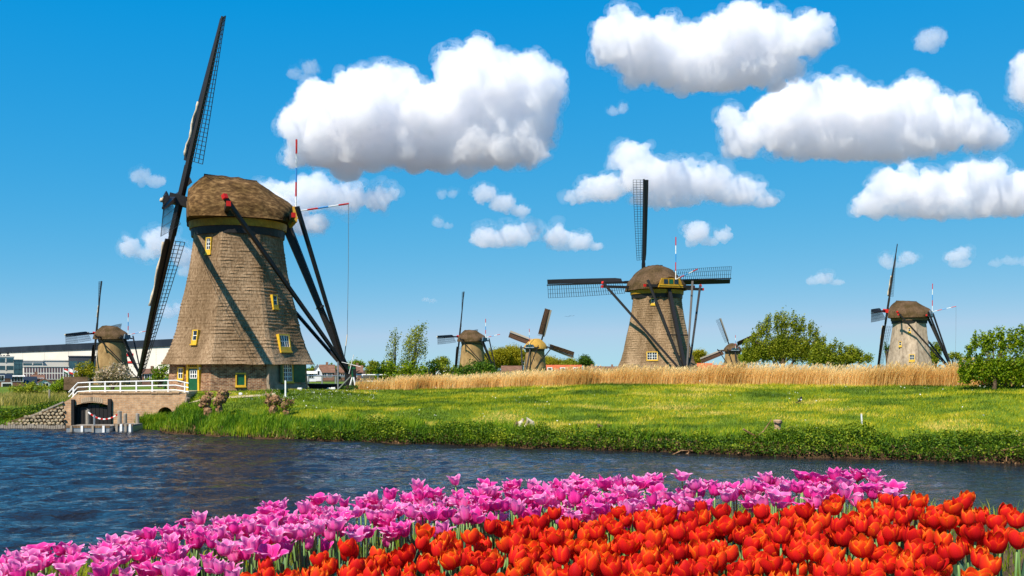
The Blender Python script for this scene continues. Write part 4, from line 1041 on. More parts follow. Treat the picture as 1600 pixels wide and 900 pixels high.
# bench behind the railing
p = yard_pt(272, 71.0); t = thing('bench', 'dark green garden bench behind the railing by the mill wall', 'bench', p)
MB().box((-.8, -.2, .40), (.8, .2, .46)).build('seat', GREEN_PAINT, t); MB().box((-.8, .16, .55), (.8, .20, .85)).build('backrest', GREEN_PAINT, t)
for x in (-.65, .65): MB().box((x - .04, -.18, -.1), (x + .04, .19, .398)).build('leg', GREEN_PAINT, t)

# ---------------------------------------------------------------- buildings far left and along the horizon
FAR_WHITE = mat('white_cladding', [(.68, .63, .53), (.76, .71, .61), (.80, .75, .66)], .05, .6, .02, (1, 1, 3))
ROOF_NAVY = mat('dark_navy_roof', [(.010, .014, .022), (.018, .024, .034), (.03, .036, .05)], .08, .6, .05)
BRICK_FAR = mat('reddish_house_brick', [(.14, .07, .045), (.22, .115, .075), (.27, .15, .10)], .6, .9, .1)
TILE_RED = mat('orange_roof_tiles', [(.34, .075, .03), (.48, .11, .04), (.56, .15, .06)], .7, .85, .3, (1, 1, 4))
TILE_BROWN = mat('brown_roof_tiles', [(.10, .05, .03), (.18, .09, .055), (.24, .13, .085)], .7, .85, .3, (1, 1, 4))
def frame_of(px0, d0, px1, d1):
    a = P(px0, HY, d0); b = P(px1, HY, d1); a.z = b.z = 0; L = (b - a).length; u = (b - a) / L; n = Vector((u.y, -u.x, 0))   # n faces the camera
    return a, u, n, L
def square_on(px0, px1, d):
    s0, s1 = (px0 - 800) / FPX, (px1 - 800) / FPX; sx = (s0 + s1) / 2; t = (s1 * d - s0 * d) / (1 + s1 * sx); return d - sx * t
class Block:
    """boxes laid out along a facade line: s along it, z up, e outwards"""
    def __init__(s, name, label, cat, px0, d0, px1, d1, z0=.8, group=None):
        s.a, s.u, s.n, s.L = frame_of(px0, d0, px1, d1); s.o = Vector((s.a.x, s.a.y, z0)); s.z0 = z0
        s.root = thing(name, label, cat, s.o, math.atan2(s.u.y, s.u.x), group)
    # local frame: x along the facade, -y outwards
    def box(s, name, m, x0, x1, z0, z1, e0, e1, parent=None):
        return MB().box((x0, -e1, z0 - s.z0), (x1, -e0, z1 - s.z0)).build(name, m, parent or s.root)
W = Block('warehouse', 'huge white warehouse with dark navy roof band behind the left mills', 'warehouse', -120, 700, 300, 412)
L = W.L
wall = W.box('wall', FAR_WHITE, 0, L, .8, 14.0, -14, 0)
W.box('roof_band', ROOF_NAVY, -.5, L + .5, 14.003, 17.1, -14.5, .6)
def wx(px):      # position along the facade that shows at this column
    lo, hi = 0, L
    for _ in range(40):
        m_ = (lo + hi) / 2; q = W.a + W.u * m_
        if 800 + q.x / q.y * FPX < px: lo = m_
        else: hi = m_
    return (lo + hi) / 2
for i in range(9):
    for j in range(4):
        if RND.random() < .75 - i * .06: x = wx(-2 + i * 2.4 + (j % 2)); W.box('dark_panel', ROOF_NAVY, x, x + 3.2, 9.0 + j * 1.3, 9.9 + j * 1.3, .0, .12, wall)
sx0, sx1 = wx(193), wx(208.5)
sign = W.box('red_sign', RED_PAINT, sx1 - 2.0, sx1, 7.0, 11.4, .02, .30, wall)
W.box('red_sign', RED_PAINT, sx0, sx1 - 2.005, 10.2, 11.4, .02, .30, wall); W.box('red_sign', RED_PAINT, sx0, sx1 - 2.005, 7.0, 7.9, .02, .30, wall)
for i in range(12):
    x = L * i / 12; W.box('cladding_seam', METAL, x, x + .14, .9, 13.9, .0, .05, wall)

def office(name, label, px0, px1, d, ztop, floors, band, mwall=FAR_WHITE, cols=0, winh=.55, mglass=GLASS_BLUE, grp='offices before the warehouse', depth=14, zb=.8):
    B = Block(name, label, 'office building', px0, d, px1, square_on(px0, px1, d), group=grp); wl = B.box('wall', mwall, 0, B.L, zb, ztop, -depth, 0); fh = (ztop - zb) / floors
    for f_ in range(floors):
        z0 = zb + f_ * fh + fh * (1 - winh) * .6; z1 = z0 + fh * winh
        if band:
            B.box('window', mglass, .25, B.L - .25, z0, z1, .01, .06)
            nb = max(2, int(B.L / 2.2))
            for k in range(1, nb): x = B.L * k / nb; B.box('mullion', mwall, x - .16, x + .16, z0, z1, .065, .16)
        else:
            for k in range(cols):
                x0 = B.L * (k + .22) / cols; x1 = B.L * (k + .78) / cols
                w_ = B.box('window', mglass, x0, x1, z0, z1, .01, .07)
    B.box('parapet', mwall, -.15, B.L + .15, ztop, ztop + .35, -depth, .2)
    return B
office('office_building', 'white office block with ribbon windows at the left border', -30, 22, 330, 8.2, 3, True)
office('glass_tower', 'blue glazed corner tower of the offices', 21.5, 35.5, 328, 7.0, 4, True, GLASS_BLUE, winh=.7)
office('office_building', 'low office with a long dark glass top storey', 35, 67, 345, 6.9, 1, True, FAR_WHITE, winh=.30, zb=4.6)
office('office_building', 'pale plain office wing above the colonnade', 66, 108, 350, 7.1, 1, False, FAR_WHITE, zb=4.4)
office('office_building', 'white two storey office with a colonnade of narrow windows', 37, 107, 320, 4.9, 2, False, FAR_WHITE, 16, .78, mat('plum_glass', [(.09, .05, .06), (.16, .09, .10)], .4, .3))
office('office_building', 'dark grey office block left of the tan mill', 107, 150, 340, 8.4, 1, True, mat('slate_panels', [(.05, .055, .065), (.075, .08, .09)], .3, .6), winh=.5)
for i, (px, a_, b_, lb) in enumerate(((99.5, RED_PAINT, GREEN_PAINT, 'red white and green flag, leftmost of the three flags'), (107.5, WHITE, RED_PAINT, 'white and red flag, middle of the three flags'), (115, RED_PAINT, BLUE_PAINT, 'red white and blue flag, rightmost of the three flags'))):
    p = P(px, HY, 300); p.z = .8; t = thing('flag', lb, 'flag', p, 0, 'flags before the offices')
    MB().tube([(0, 0, 0), (0, 0, 3.7)], .09, 5).build('flagpole', WHITE, t)
    for k, m_ in enumerate((b_, WHITE, a_)):
        pts = [(.1 + j * .3, .10 * math.sin(j * 1.3), 2.1 + k * .5 - j * .10) for j in range(5)]; v = [q for p_ in pts for q in (p_, (p_[0], p_[1], p_[2] + .5))]
        mesh('flag_stripe', v, [(j * 2, j * 2 + 2, j * 2 + 3, j * 2 + 1) for j in range(4)], m_, t)

def house(label, px0, px1, d, zb, zeave, zridge, mw, mr, ridge='x', wins=((.2, .3), (.6, .3)), depth=8, chim=None, name='house', white=True):
    B = Block(name, label, 'house', px0, d, px1, square_on(px0, px1, d), zb, 'houses along the far dyke'); Lh = B.L
    wl = B.box('wall', mw, 0, Lh, zb, zeave, -depth, 0); h0, h1 = zeave - zb, zridge - zb
    if ridge == 'x':
        v = [(-.3, -.35, h0 - .05), (Lh + .3, -.35, h0 - .05), (Lh + .3, depth + .3, h0 - .05), (-.3, depth + .3, h0 - .05), (-.3, depth / 2, h1), (Lh + .3, depth / 2, h1)]
        f = [(0, 1, 5, 4), (2, 3, 4, 5), (0, 4, 3), (1, 2, 5), (0, 3, 2, 1)]
        rf = mesh('roof', v, f, mr, B.root)
    else:
        g = mesh('gable', [(0, -.01, h0), (Lh, -.01, h0), (Lh / 2, -.01, h1 - .1), (0, .2, h0), (Lh, .2, h0), (Lh / 2, .2, h1 - .1)], [(0, 1, 2), (5, 4, 3)], mw, B.root)
        v = [(-.3, -.3, h0 - .2), (Lh / 2, -.3, h1), (Lh + .3, -.3, h0 - .2), (-.3, depth, h0 - .2), (Lh / 2, depth, h1), (Lh + .3, depth, h0 - .2)]
        v += [(x, y, z + .22) for x, y, z in v]
        f = [(0, 1, 4, 3), (1, 2, 5, 4), (6, 9, 10, 7), (7, 10, 11, 8), (0, 6, 7, 1), (1, 7, 8, 2), (0, 3, 9, 6), (2, 8, 11, 5)]
        rf = mesh('roof', v, f, mr, B.root)
    for (fx, fz) in wins:
        x = Lh * fx; z = zb + h0 * fz; fr = B.box('window', WHITE, x - .65, x + .65, z, z + 1.25, 0, .08); B.box('pane', GLASS, x - .5, x - .05, z + .12, z + 1.13, .082, .11, fr); B.box('pane', GLASS, x + .05, x + .5, z + .12, z + 1.13, .082, .11, fr)
    if chim is not None: MB().box((Lh * chim - .35, depth / 2 - .35, h1 - .5), (Lh * chim + .35, depth / 2 + .35, h1 + .7)).build('chimney', BRICK_FAR, rf)
    return B
b_ = house('brown brick house with dark roof and white bay window at the left border', -14, 17, 205, -.4, 2.2, 3.1, BRICK_FAR, ROOF_NAVY, wins=((.5, .75),))
b_.box('bay_window', WHITE, 1.9, 3.9, -.4, 1.3, 0, .9); b_.box('bay_glass', GLASS, 2.1, 3.7, .3, 1.1, .902, .93)
house('brick terrace house with flat eaves and two tall white windows', 14, 37, 215, -.4, 2.5, 2.7, BRICK_FAR, FAR_WHITE, wins=((.35, .6), (.75, .6)))
house('house with steep dark blue roof between brick terrace and white gable', 36, 56, 222, -.4, .75, 2.4, FAR_WHITE, ROOF_NAVY, wins=((.4, .1),), depth=9)
house('white house with brown hipped gable roof above the left bush', 50, 68, 235, -.4, 1.75, 2.75, WHITE, TILE_BROWN, 'x', ((.35, .55), (.75, .55)), chim=.35)
house('small white cottage with round window behind the left bush', 60, 79, 214, -.4, 1.2, 1.85, WHITE, TILE_BROWN, 'y', ((.6, .2),))
house('low dark thatched shed behind the start of the railing', 104, 133, 112, .4, 1.7, 3.1, BROWN_WOOD, T_DARK, 'x', (), 6, name='shed')
house('brown roofed house seen between the lowered sail and the largest mill', 222, 248, 240, .3, 3.0, 4.2, BRICK_FAR, TILE_BROWN, 'x', ((.3, .5), (.7, .5)), chim=.6)
house('white gabled house right of the largest mill', 489, 503, 260, 1, 3.1, 5.2, WHITE, TILE_BROWN, 'y', ((.5, .7),))
house('low white annex left of the white gabled house', 479, 494, 250, 1, 3.0, 3.6, WHITE, FAR_WHITE, 'x', ((.5, .4),))
house('brown roofed row house behind the slim grey pole', 500, 522, 275, 1, 3.2, 5.4, BRICK_FAR, TILE_BROWN, 'x', ((.3, .4), (.7, .4)), chim=.5)
house('brown roofed house behind the ornamental windmill', 527, 566, 280, 1, 3.2, 5.2, BRICK_FAR, TILE_BROWN, 'x', ((.2, .4), (.7, .4)), chim=.8)
house('small reddish house among the shrubs left of the far tan mill', 681, 702, 330, 1, 3.4, 5.4, WHITE, TILE_RED, 'y', ((.5, .4),))
house('red roofed row house left of the golden capped mill', 784, 815, 400, 1, 3.0, 5.6, WHITE, TILE_BROWN, 'x', ((.2, .4), (.6, .4)))
house('low white hut in front of the red roofed row house', 784, 806, 300, 1, 2.4, 2.9, WHITE, FAR_WHITE, 'x', ((.5, .3),))
for i, (a_, c_, lb) in enumerate(((848, 868, 'orange roofed row house just right of the golden capped mill'), (868.5, 888, 'orange roofed row house, middle of the row of three'), (888.5, 908, 'orange roofed row house, right end of the row of three'))):
    B = house(lb, a_, c_, 390, 1, 3.0, 5.9, FAR_WHITE, TILE_RED, 'x', ((.3, .3), (.7, .3)))
    B.box('dormer', WHITE, B.L * .35, B.L * .75, 3.4, 4.9, -2.2, .2); B.box('dormer_glass', GLASS, B.L * .42, B.L * .68, 3.7, 4.6, .202, .24)
house('dark roofed house under the left sail of the middle mill', 918, 940, 380, 1, 3.0, 5.4, WHITE, TILE_BROWN, 'x', ((.3, .4),), chim=.3)
house('brown roofed house close to the left foot of the middle mill', 942, 966, 360, 1, 3.0, 5.2, BRICK_FAR, TILE_BROWN, 'x', ((.3, .4),), chim=.6)
house('faded red roofed barn left of the farthest mill', 1090, 1112, 330, 1, 3.4, 6.2, FAR_WHITE, TILE_RED, 'x', ())
house('faded red roofed barn touching the farthest mill', 1113, 1134, 335, 1, 3.2, 5.6, FAR_WHITE, TILE_RED, 'x', ())

# ---------------------------------------------------------------- vegetation builders
def blades(name, pts, h, w, lean, tint, m, label=None, kind='stuff', parent=None, bend=True, azim=None, wind=.10):
    """one mesh of upright bent blades: pts (N,3), per-blade height, width, lean, tint"""
    N = len(pts); az = RNG.uniform(0, 2 * np.pi, N) if azim is None else azim; la = RNG.uniform(0, 2 * np.pi, N)
    w2 = np.stack([np.cos(az), np.sin(az), np.zeros(N)], 1) * (w / 2)[:, None]
    ld = np.stack([np.cos(la), np.sin(la), np.zeros(N)], 1) * (lean * h)[:, None] + np.array([wind, 0, 0]) * h[:, None]
    up_ = np.array([0, 0, 1.0])[None] * h[:, None]
    a, b_ = pts - w2, pts + w2
    mid = pts + up_ * .55 + ld * .32
    tip = pts + up_ * (1 - lean * .35)[:, None] + ld
    if bend:
        co = np.stack([a, b_, mid + w2 * .8, mid - w2 * .8, tip], 1).reshape(-1, 3); base = np.arange(N)[:, None] * 5
        f = np.concatenate([base + np.array([[0, 1, 2]]), base + np.array([[0, 2, 3]]), base + np.array([[3, 2, 4]])], 0); t = np.repeat(tint, 5)
    else:
        co = np.stack([a, b_, tip], 1).reshape(-1, 3); f = np.arange(N)[:, None] * 3 + np.array([[0, 1, 2]]); t = np.repeat(tint, 3)
    o = np_mesh(name, co, f, m, parent, np.clip(t, 0, 1))
    return tag(o, label, None, None, kind) if label else o

def leaves(name, cen, size, tint, m, parent=None, label=None, kind=None, upbias=.5, slim=.55):
    """one mesh of small folded leaf blades, each a four-cornered leaf of its own direction"""
    N = len(cen); n = RNG.normal(size=(N, 3)); n[:, 2] += upbias; n /= np.linalg.norm(n, axis=1)[:, None]
    r = RNG.normal(size=(N, 3)); u = np.cross(n, r); u /= np.linalg.norm(u, axis=1)[:, None] + 1e-9; v = np.cross(n, u)
    s = size[:, None]
    co = np.stack([cen - u * s * .5, cen + v * s * .5 * slim + n * s * .08, cen + u * s * .5, cen - v * s * .5 * slim + n * s * .08], 1).reshape(-1, 3)
    f = np.arange(N)[:, None] * 4 + np.array([[0, 1, 2], [0, 2, 3]]).reshape(1, 6); f = f.reshape(-1, 3)
    o = np_mesh(name, co, f, m, parent, np.clip(np.repeat(tint, 4), 0, 1))
    return tag(o, label, None, None, kind) if label else o

def tree(name, label, px, d, ells, m, leaf, dens=1.0, cat='tree', group=None, zb=None, clump=.22, trunk=None, up=.3, slim=.55, wisp=0.0, fill=.75):
    """tapered trunk with limbs running to the clumps; crown of many leaves gathered in uneven clumps. ells are crown lobes (photo px) at distance d"""
    p0 = P(px, HY, d); p0.z = float(ground_z(p0.x, d)) if zb is None else zb
    t = thing(name, label, cat, p0, 0, group); k = d / FPX
    ca = []; allc = []
    for (cx, cy, rx, ry) in ells:
        c = np.array(P(cx, cy, d)); rr = np.array([rx * k, min(rx, ry * 1.3) * k, ry * k])
        nc = max(8, int(dens * (rx * ry) ** .8 * .62)); q = RNG.normal(size=(nc, 3)); q /= np.linalg.norm(q, axis=1)[:, None]; q *= (RNG.random(nc) ** .45)[:, None] * .95
        cc = c + q * rr; cc[:, 1] += RNG.normal(0, .15, nc) * rr[1]
        for x in cc: allc.append((x, min(rr[0], rr[2])))
    pts = []; tn = []; ss = []
    for (c, rr) in allc:
        nl = max(8, int(RNG.uniform(.5, 1.4) * dens * fill * (rr * clump / leaf) ** 2 * 17)); nl = min(nl, 150)
        s = RNG.normal(size=(nl, 3)) * np.array([clump, clump, clump * (.75 + wisp * 1.8)]) * rr
        if wisp: s[:, 0] += s[:, 2] * .35
        pts.append(c + s); tn.append(np.clip(RNG.uniform(.28, .90) + RNG.normal(0, .14, nl), 0, 1)); ss.append(leaf * 1.25 * RNG.uniform(.6, 1.35, nl))
    pts = np.concatenate(pts) - np.array(p0); tn = np.concatenate(tn); ss = np.concatenate(ss)
    keep = pts[:, 2] > .03
    leaves('crown', pts[keep], ss[keep], tn[keep], m, t, upbias=up, slim=slim)
    cs = np.array([c for c, _ in allc]) - np.array(p0); top = cs[:, 2].max(); tr = MB(); rad = trunk or max(.05, top * .028)
    h = max(.3, top * .45); tr.tube([(0, 0, -.4), (.04 * h, 0, h * .5), (-.03 * h, .02, h)], [rad * 1.2, rad, rad * .75], 8)
    sel = RNG.choice(len(cs), min(len(cs), 22), replace=False)
    for i in sel:
        e = Vector(cs[i]); z0 = RND.uniform(.15, .95) * h; b0 = Vector((0, 0, z0)); mid = b0.lerp(e, .5) + Vector((0, 0, .10 * top)); tr.tube([b0, mid, e], [rad * .5, rad * .32, rad * .10], 5)
    tr.build('trunk', BARK, t)
    return t

# ---------------------------------------------------------------- trees and bushes
tree('poplar_tree', 'slim wispy poplar left of its taller twin, leaning right in the wind', 618, 84, [(612, 560, 9, 34), (618, 530, 8, 24), (606, 580, 12, 12)], LEAF_OLIVE, .125, .8, clump=.28, wisp=.6, fill=.62, trunk=.06)
tree('poplar_tree', 'taller wispy poplar behind the reeds right of the ornamental windmill', 645, 86, [(640, 558, 14, 32), (650, 530, 14, 26), (660, 515, 7, 14), (662, 545, 8, 22), (630, 575, 12, 14)], LEAF_OLIVE, .125, .85, clump=.24, wisp=.6, fill=.62, trunk=.06)
tree('shrub', 'leafy green shrub at the foot of the two poplars', 620, 80, [(604, 578, 18, 16), (640, 578, 16, 14), (620, 588, 30, 12), (655, 582, 16, 12), (590, 585, 10, 10)], LEAF_BRIGHT, .17, 1.0, 'bush', 'bushes along the reeds')
tree('shrub', 'loose olive shrub between the poplars and the dark green bush', 680, 88, [(672, 572, 16, 12), (690, 578, 18, 12), (662, 585, 16, 12), (700, 585, 14, 10)], LEAF_OLIVE, .18, .9, 'bush', 'bushes along the reeds')
tree('shrub', 'dense dark green bush hiding the foot of the far tan mill', 750, 92, [(722, 583, 22, 13), (750, 576, 22, 15), (768, 582, 14, 12), (738, 590, 26, 9), (715, 590, 18, 8)], LEAF_DARK, .19, 1.2, 'bush', 'bushes along the reeds')
def fronds(outline, bot, step, w):
    """upright sprays side by side under an outline (photo px), for crowns of rising twigs"""
    out = []; x = outline[0][0]
    while x <= outline[-1][0]:
        top = np.interp(x, [p[0] for p in outline], [p[1] for p in outline]) + RND.uniform(-5, 7); b = bot + RND.uniform(-4, 4)
        for q in (0, 1):
            ya, yb = (top, (top + b) / 2 + 4) if q == 0 else ((top + b) / 2 - 4, b)
            out.append((x + RND.uniform(-2, 2), (ya + yb) / 2, w * (.75 if q == 0 else 1.15), max(5, (yb - ya) / 2)))
        x += step * RND.uniform(.75, 1.25)
    return out
tree('willow_tree', 'big willow with upright twigs right of the middle mill', 1222, 104, fronds([(1168, 532), (1180, 508), (1192, 495), (1205, 488), (1218, 482), (1232, 484), (1245, 490), (1258, 487), (1268, 496), (1278, 512), (1290, 534)], 566, 9, 7.5), LEAF_OLIVE, .15, 1.7, clump=.22, wisp=.8, fill=1.5)
tree('shrub', 'long low green thicket running right from the willow', 1310, 101, fronds([(1272, 538), (1290, 534), (1300, 524), (1312, 528), (1325, 537), (1340, 546), (1358, 558)], 570, 8, 7.5), LEAF_OLIVE, .16, 1.5, 'bush', 'bushes along the reeds', clump=.22, wisp=.6, fill=1.4)
tree('shrub', 'leafy bush in front of the reeds at the right border', 1553, 55.5, fronds([(1504, 560), (1512, 542), (1520, 518), (1530, 506), (1538, 516), (1548, 506), (1558, 509), (1568, 514), (1580, 502), (1590, 508), (1600, 500), (1615, 518), (1630, 545)], 600, 9, 8), LEAF_BRIGHT, .115, 1.5, 'bush', 'bushes along the reeds', clump=.22, wisp=.45, fill=1.15)
tree('shrub', 'rounded green bush before the houses on the left', 44, 118, [(30, 612, 18, 11), (52, 608, 20, 12), (44, 618, 30, 9), (66, 616, 12, 8)], LEAF_OLIVE, .2, 1.2, 'bush', 'bushes on the left bank', zb=.5)
tree('shrub', 'upright green bush left of the railing', 96, 120, [(92, 604, 14, 13), (100, 596, 10, 9), (88, 614, 12, 8), (104, 610, 10, 10)], LEAF_BRIGHT, .2, 1.2, 'bush', 'bushes on the left bank', zb=.5)
tree('deciduous_tree', 'yellowish tree beside the foot of the tan round mill', 130, 170, [(130, 578, 14, 11), (140, 572, 10, 9), (122, 588, 12, 8), (145, 585, 10, 10)], LEAF_YELLOW, .26, 1.2, zb=.5)
tree('flowering_bush', 'bush covered in cream blossom before the tan round mill', 176, 125, [(165, 585, 16, 12), (182, 580, 18, 14), (195, 590, 12, 11), (172, 597, 22, 8), (158, 593, 10, 9)], BLOSSOM, .2, 1.3, 'bush', zb=.6)
tree('shrub', 'fresh green bush behind the railing left of the largest mill', 253, 90, [(248, 585, 12, 12), (258, 575, 9, 9), (240, 595, 12, 7), (262, 592, 8, 10)], LEAF_BRIGHT, .17, 1.2, 'bush', 'bushes on the left bank')
tree('shrub', 'small green bush in the reeds close to the tail winch', 546, 70.5, [(540, 606, 8, 5), (552, 605, 10, 5)], LEAF_DARK, .11, 1.3, 'bush', 'bushes along the reeds')
far = [
 ('rounded yellow green tree of the far wood, left of the golden capped mill', 775, 460, [(770, 562, 16, 15), (785, 558, 12, 12)], LEAF_YELLOW),
 ('tall yellow green tree touching the golden capped mill', 803, 465, [(800, 558, 14, 16), (812, 560, 10, 14)], LEAF_YELLOW),
 ('yellow green tree of the far wood behind the poplar shrubs', 752, 470, [(755, 566, 12, 10)], LEAF_YELLOW),
 ('yellow green tree right of the golden capped mill', 860, 470, [(858, 568, 14, 10), (872, 570, 10, 8)], LEAF_YELLOW),
 ('olive tree under the drooping sail of the golden capped mill', 893, 460, [(890, 570, 14, 9)], LEAF_OLIVE),
 ('dark round tree right of the golden capped mill', 915, 430, [(914, 563, 10, 8), (920, 568, 8, 7)], LEAF_DARK),
 ('yellow green tree just left of the farthest mill', 1095, 480, [(1093, 556, 10, 10), (1086, 563, 8, 7)], LEAF_YELLOW),
 ('green tree behind the white gabled house', 489, 300, [(487, 578, 8, 6)], LEAF_BRIGHT),
 ('green tree behind the tail of the largest mill', 520, 310, [(519, 574, 8, 6)], LEAF_BRIGHT),
 ('broad green tree behind the ornamental windmill', 558, 310, [(556, 570, 15, 7), (545, 573, 10, 6)], LEAF_BRIGHT),
 ('green tree right of the ornamental windmill', 587, 300, [(584, 572, 9, 8), (578, 578, 8, 6)], LEAF_OLIVE),
 ('olive tree low on the horizon left of the far tan mill', 690, 320, [(690, 566, 14, 8)], LEAF_OLIVE),
 ('pale tree at the right foot of the right mill', 1462, 260, [(1462, 548, 8, 14), (1458, 560, 10, 8)], LEAF_OLIVE),
 ('dark red brown tree at the left foot of the right mill', 1386, 250, [(1386, 545, 4, 10)], LEAF_DARK),
 ('green hedge tree right of the right mill', 1490, 270, [(1492, 556, 12, 6), (1508, 560, 14, 5)], LEAF_OLIVE),
 ('green tree right of the farthest mill behind the willow', 1160, 330, [(1166, 560, 14, 8)], LEAF_BRIGHT),
]
for lb, px, d, el, m_ in far: tree('deciduous_tree', lb, px, d, el, m_, .5 if d > 350 else .36, 2.2, 'tree', 'trees along the horizon', zb=.8, clump=.3)

# ---------------------------------------------------------------- pollard stumps, posts, driftwood, bird
def knobby(name, label, base, blobs, cat, group=None, scale=1.0):
    """trunk and fists of a pollarded willow as one body"""
    bm = bmesh.new()
    for (x, y, z, r, hz) in blobs:
        s = len(bm.verts); bmesh.ops.create_icosphere(bm, subdivisions=3, radius=r, matrix=Matrix.Translation((x, y, z)) @ Matrix.Diagonal((1, 1, hz, 1)))
    for v in bm.verts:
        n = v.co.copy(); v.co += Vector((mnoise.noise(n * 7), mnoise.noise(n * 7 + Vector((9, 0, 0))), mnoise.noise(n * 7 + Vector((0, 9, 0))))) * .10 + n.normalized() * .06 * mnoise.noise(n * 17)
    me = bpy.data.meshes.new('trunk'); bm.to_mesh(me); bm.free()
    t = thing(name, label, cat, base, 0, group); link('trunk', me, KNOT_BARK, t)
    tops = [b for b in blobs if b[2] > .6]; tw = MB()
    for i in range(26):
        b = RND.choice(tops); a = RND.uniform(0, 6.28); p = Vector((b[0] + math.cos(a) * b[3] * .8, b[1] + math.sin(a) * b[3] * .8, b[2] + RND.uniform(-.1, .2))); q = p + Vector((math.cos(a) * .16, math.sin(a) * .16, RND.uniform(.02, .22))); tw.tube([p, q], [.035, .02], 5)
    tw.build('twig', KNOT_BARK, t)
    n = 160; b_ = [RND.choice(tops) for _ in range(n)]; c_ = np.array([(b[0], b[1], b[2] + .05) for b in b_]) + RNG.normal(0, .16, (n, 3)) - np.array([0, .1, .1])
    leaves('shoots', c_, RNG.uniform(.07, .14, n), RNG.uniform(.3, .9, n), LEAF_BRIGHT, t)['kind'] = 'stuff'
    return t
def bank_pt(px, py_, d): p = P(px, HY, d); p.z = float(ground_z(p.x, d)); return p
knobby('pollard_willow', 'knotted forked pollard willow stump at the water, left of two smaller ones', bank_pt(334, 0, 61.3), [(-.35, 0, .3, .26, 1.8), (-.5, 0, 1.0, .32, 1.2), (-.30, .1, 1.35, .24, 1), (.30, .1, .4, .24, 2.2), (.45, 0, 1.15, .34, 1.1), (.55, 0, 1.5, .30, 1), (.72, .1, 1.35, .22, 1), (-.72, 0, .75, .2, 1), (.15, 0, .9, .22, 1)], 'tree stump', 'pollard stumps on the bank')
knobby('pollard_willow', 'middle-sized knotted pollard stump on the bank, left of the smallest', bank_pt(427, 0, 60.2), [(0, 0, .25, .26, 1.5), (-.2, 0, .75, .28, 1), (.15, 0, .85, .30, 1), (.35, .05, .7, .22, 1), (-.30, 0, 1.05, .16, 1)], 'tree stump', 'pollard stumps on the bank')
knobby('pollard_willow', 'smallest knotted pollard stump on the bank right of the middle-sized one', bank_pt(447.5, 0, 59.4), [(0, 0, .15, .2, 1.4), (-.08, 0, .6, .24, 1), (.14, 0, .72, .22, 1)], 'tree stump', 'pollard stumps on the bank')
p = bank_pt(1215, 0, 47.6); t = thing('bollard_post', 'weathered wooden mooring bollard with a notched top on the right bank', 'bollard', p)
MB().lathe([(.17, -.3), (.16, .25), (.155, .50), (.19, .53), (.205, .64), (.17, .68)], 12).build('post', mat('bleached_wood', [(.26, .15, .08), (.42, .27, .16), (.5, .34, .21)], 4, .9, .5, (2, 2, .6)), t)
MB().tube([(-.18, -.12, .56), (.0, -.21, .48), (.18, -.12, .56)], .03, 6).build('rope_groove', BLACK_WOOD, t)
p = bank_pt(1237, 0, 47.0); t = thing('earth_heap', 'heap of dug brown earth beside the wooden bollard', 'earth heap', p)
bm = bmesh.new(); bmesh.ops.create_icosphere(bm, subdivisions=4, radius=.5)
for v in bm.verts: v.co = Vector((v.co.x * .85, v.co.y * .7, v.co.z * .5 + .12)); v.co += v.co.normalized() * mnoise.noise(v.co * 6) * .16
me = bpy.data.meshes.new('soil'); bm.to_mesh(me); bm.free(); link('soil', me, mat('dug_earth', [(.05, .02, .01), (.11, .045, .02), (.19, .09, .04)], 5, .95, 1.0, dist=.05), t)
p = bank_pt(1347, 0, 48.5); p2 = MB().bar((0, 0, -.2), (-.04, 0, .50), .10, .05).build('stake', WHITE); p2.location = p; tag(p2, 'short white wooden stake in the grass of the right bank', 'stake')
p = bank_pt(823, 0, 52.0); t = thing('driftwood', 'bleached split log lying on the bank at the water', 'log', p)
MB().tube([(-.42, 0, .10), (-.30, 0, .42), (-.18, .05, .62)], [.10, .16, .10], 8).build('log', CLOTH, t); MB().tube([(-.1, 0, .18), (.08, 0, .60), (.26, 0, .42), (.42, 0, -.02)], [.12, .16, .14, .07], 8).build('limb', CLOTH, t); MB().tube([(-.62, .05, .2), (-.5, 0, .40), (-.38, 0, .30)], [.08, .13, .08], 7).build('stub', BROWN_WOOD, t)
p = bank_pt(936, 0, 49.8); o = MB().tube([(-.12, 0, .15), (.0, 0, .50), (.12, 0, .40)], [.10, .13, .10], 7).build('tree_stump', BROWN_WOOD); o.location = p; tag(o, 'small pale stump among the bank weeds near the middle', 'stump')
def branch(label, px, d, pts):
    p = bank_pt(px, 0, d); o = MB(); 
    for q in pts: o.tube(q, [.045, .035, .015][:len(q)] if len(q) < 4 else [.05] * len(q), 5)
    ob = o.build('dead_branch', KNOT_BARK); ob.location = p; tag(ob, label, 'branch', 'dead branches at the waterline')
branch('forked dead branch hanging into the water left of the bollard', 1070, 46.4, [[(-.9, -.5, .05), (-.2, -.2, .35), (.7, 0, .30)], [(-.5, -.4, .0), (.1, -.2, .2), (.3, 0, .5)], [(-.2, -.6, 0), (.5, -.3, .12), (1.0, -.3, .05)]])
branch('thin dead branch leaning up beside the bollard', 1190, 46.2, [[(-.5, -.2, .1), (.1, 0, .5), (.5, .1, 1.05)], [(-.9, -.2, .6), (-.3, -.1, .25), (.4, 0, -.05)]])
branch('dead branch in the water at the right border', 1585, 41.6, [[(-.6, -.3, .1), (.2, -.1, .3), (.9, 0, .55)], [(-.3, -.3, 0), (.4, -.2, .15), (1.1, -.2, .1)]])
p = bank_pt(1250.5, 0, 55.0); t = thing('magpie', 'black and white magpie standing on the grass slope', 'bird', p, R(20))
def ell(name, c, r, m_, tilt=0):
    bm = bmesh.new(); bmesh.ops.create_uvsphere(bm, u_segments=12, v_segments=8, radius=1, matrix=Matrix.Translation(c) @ Matrix.Rotation(tilt, 4, 'Y') @ Matrix.Diagonal((*r, 1))); me = bpy.data.meshes.new(name); bm.to_mesh(me); bm.free(); return link(name, me, m_, t)
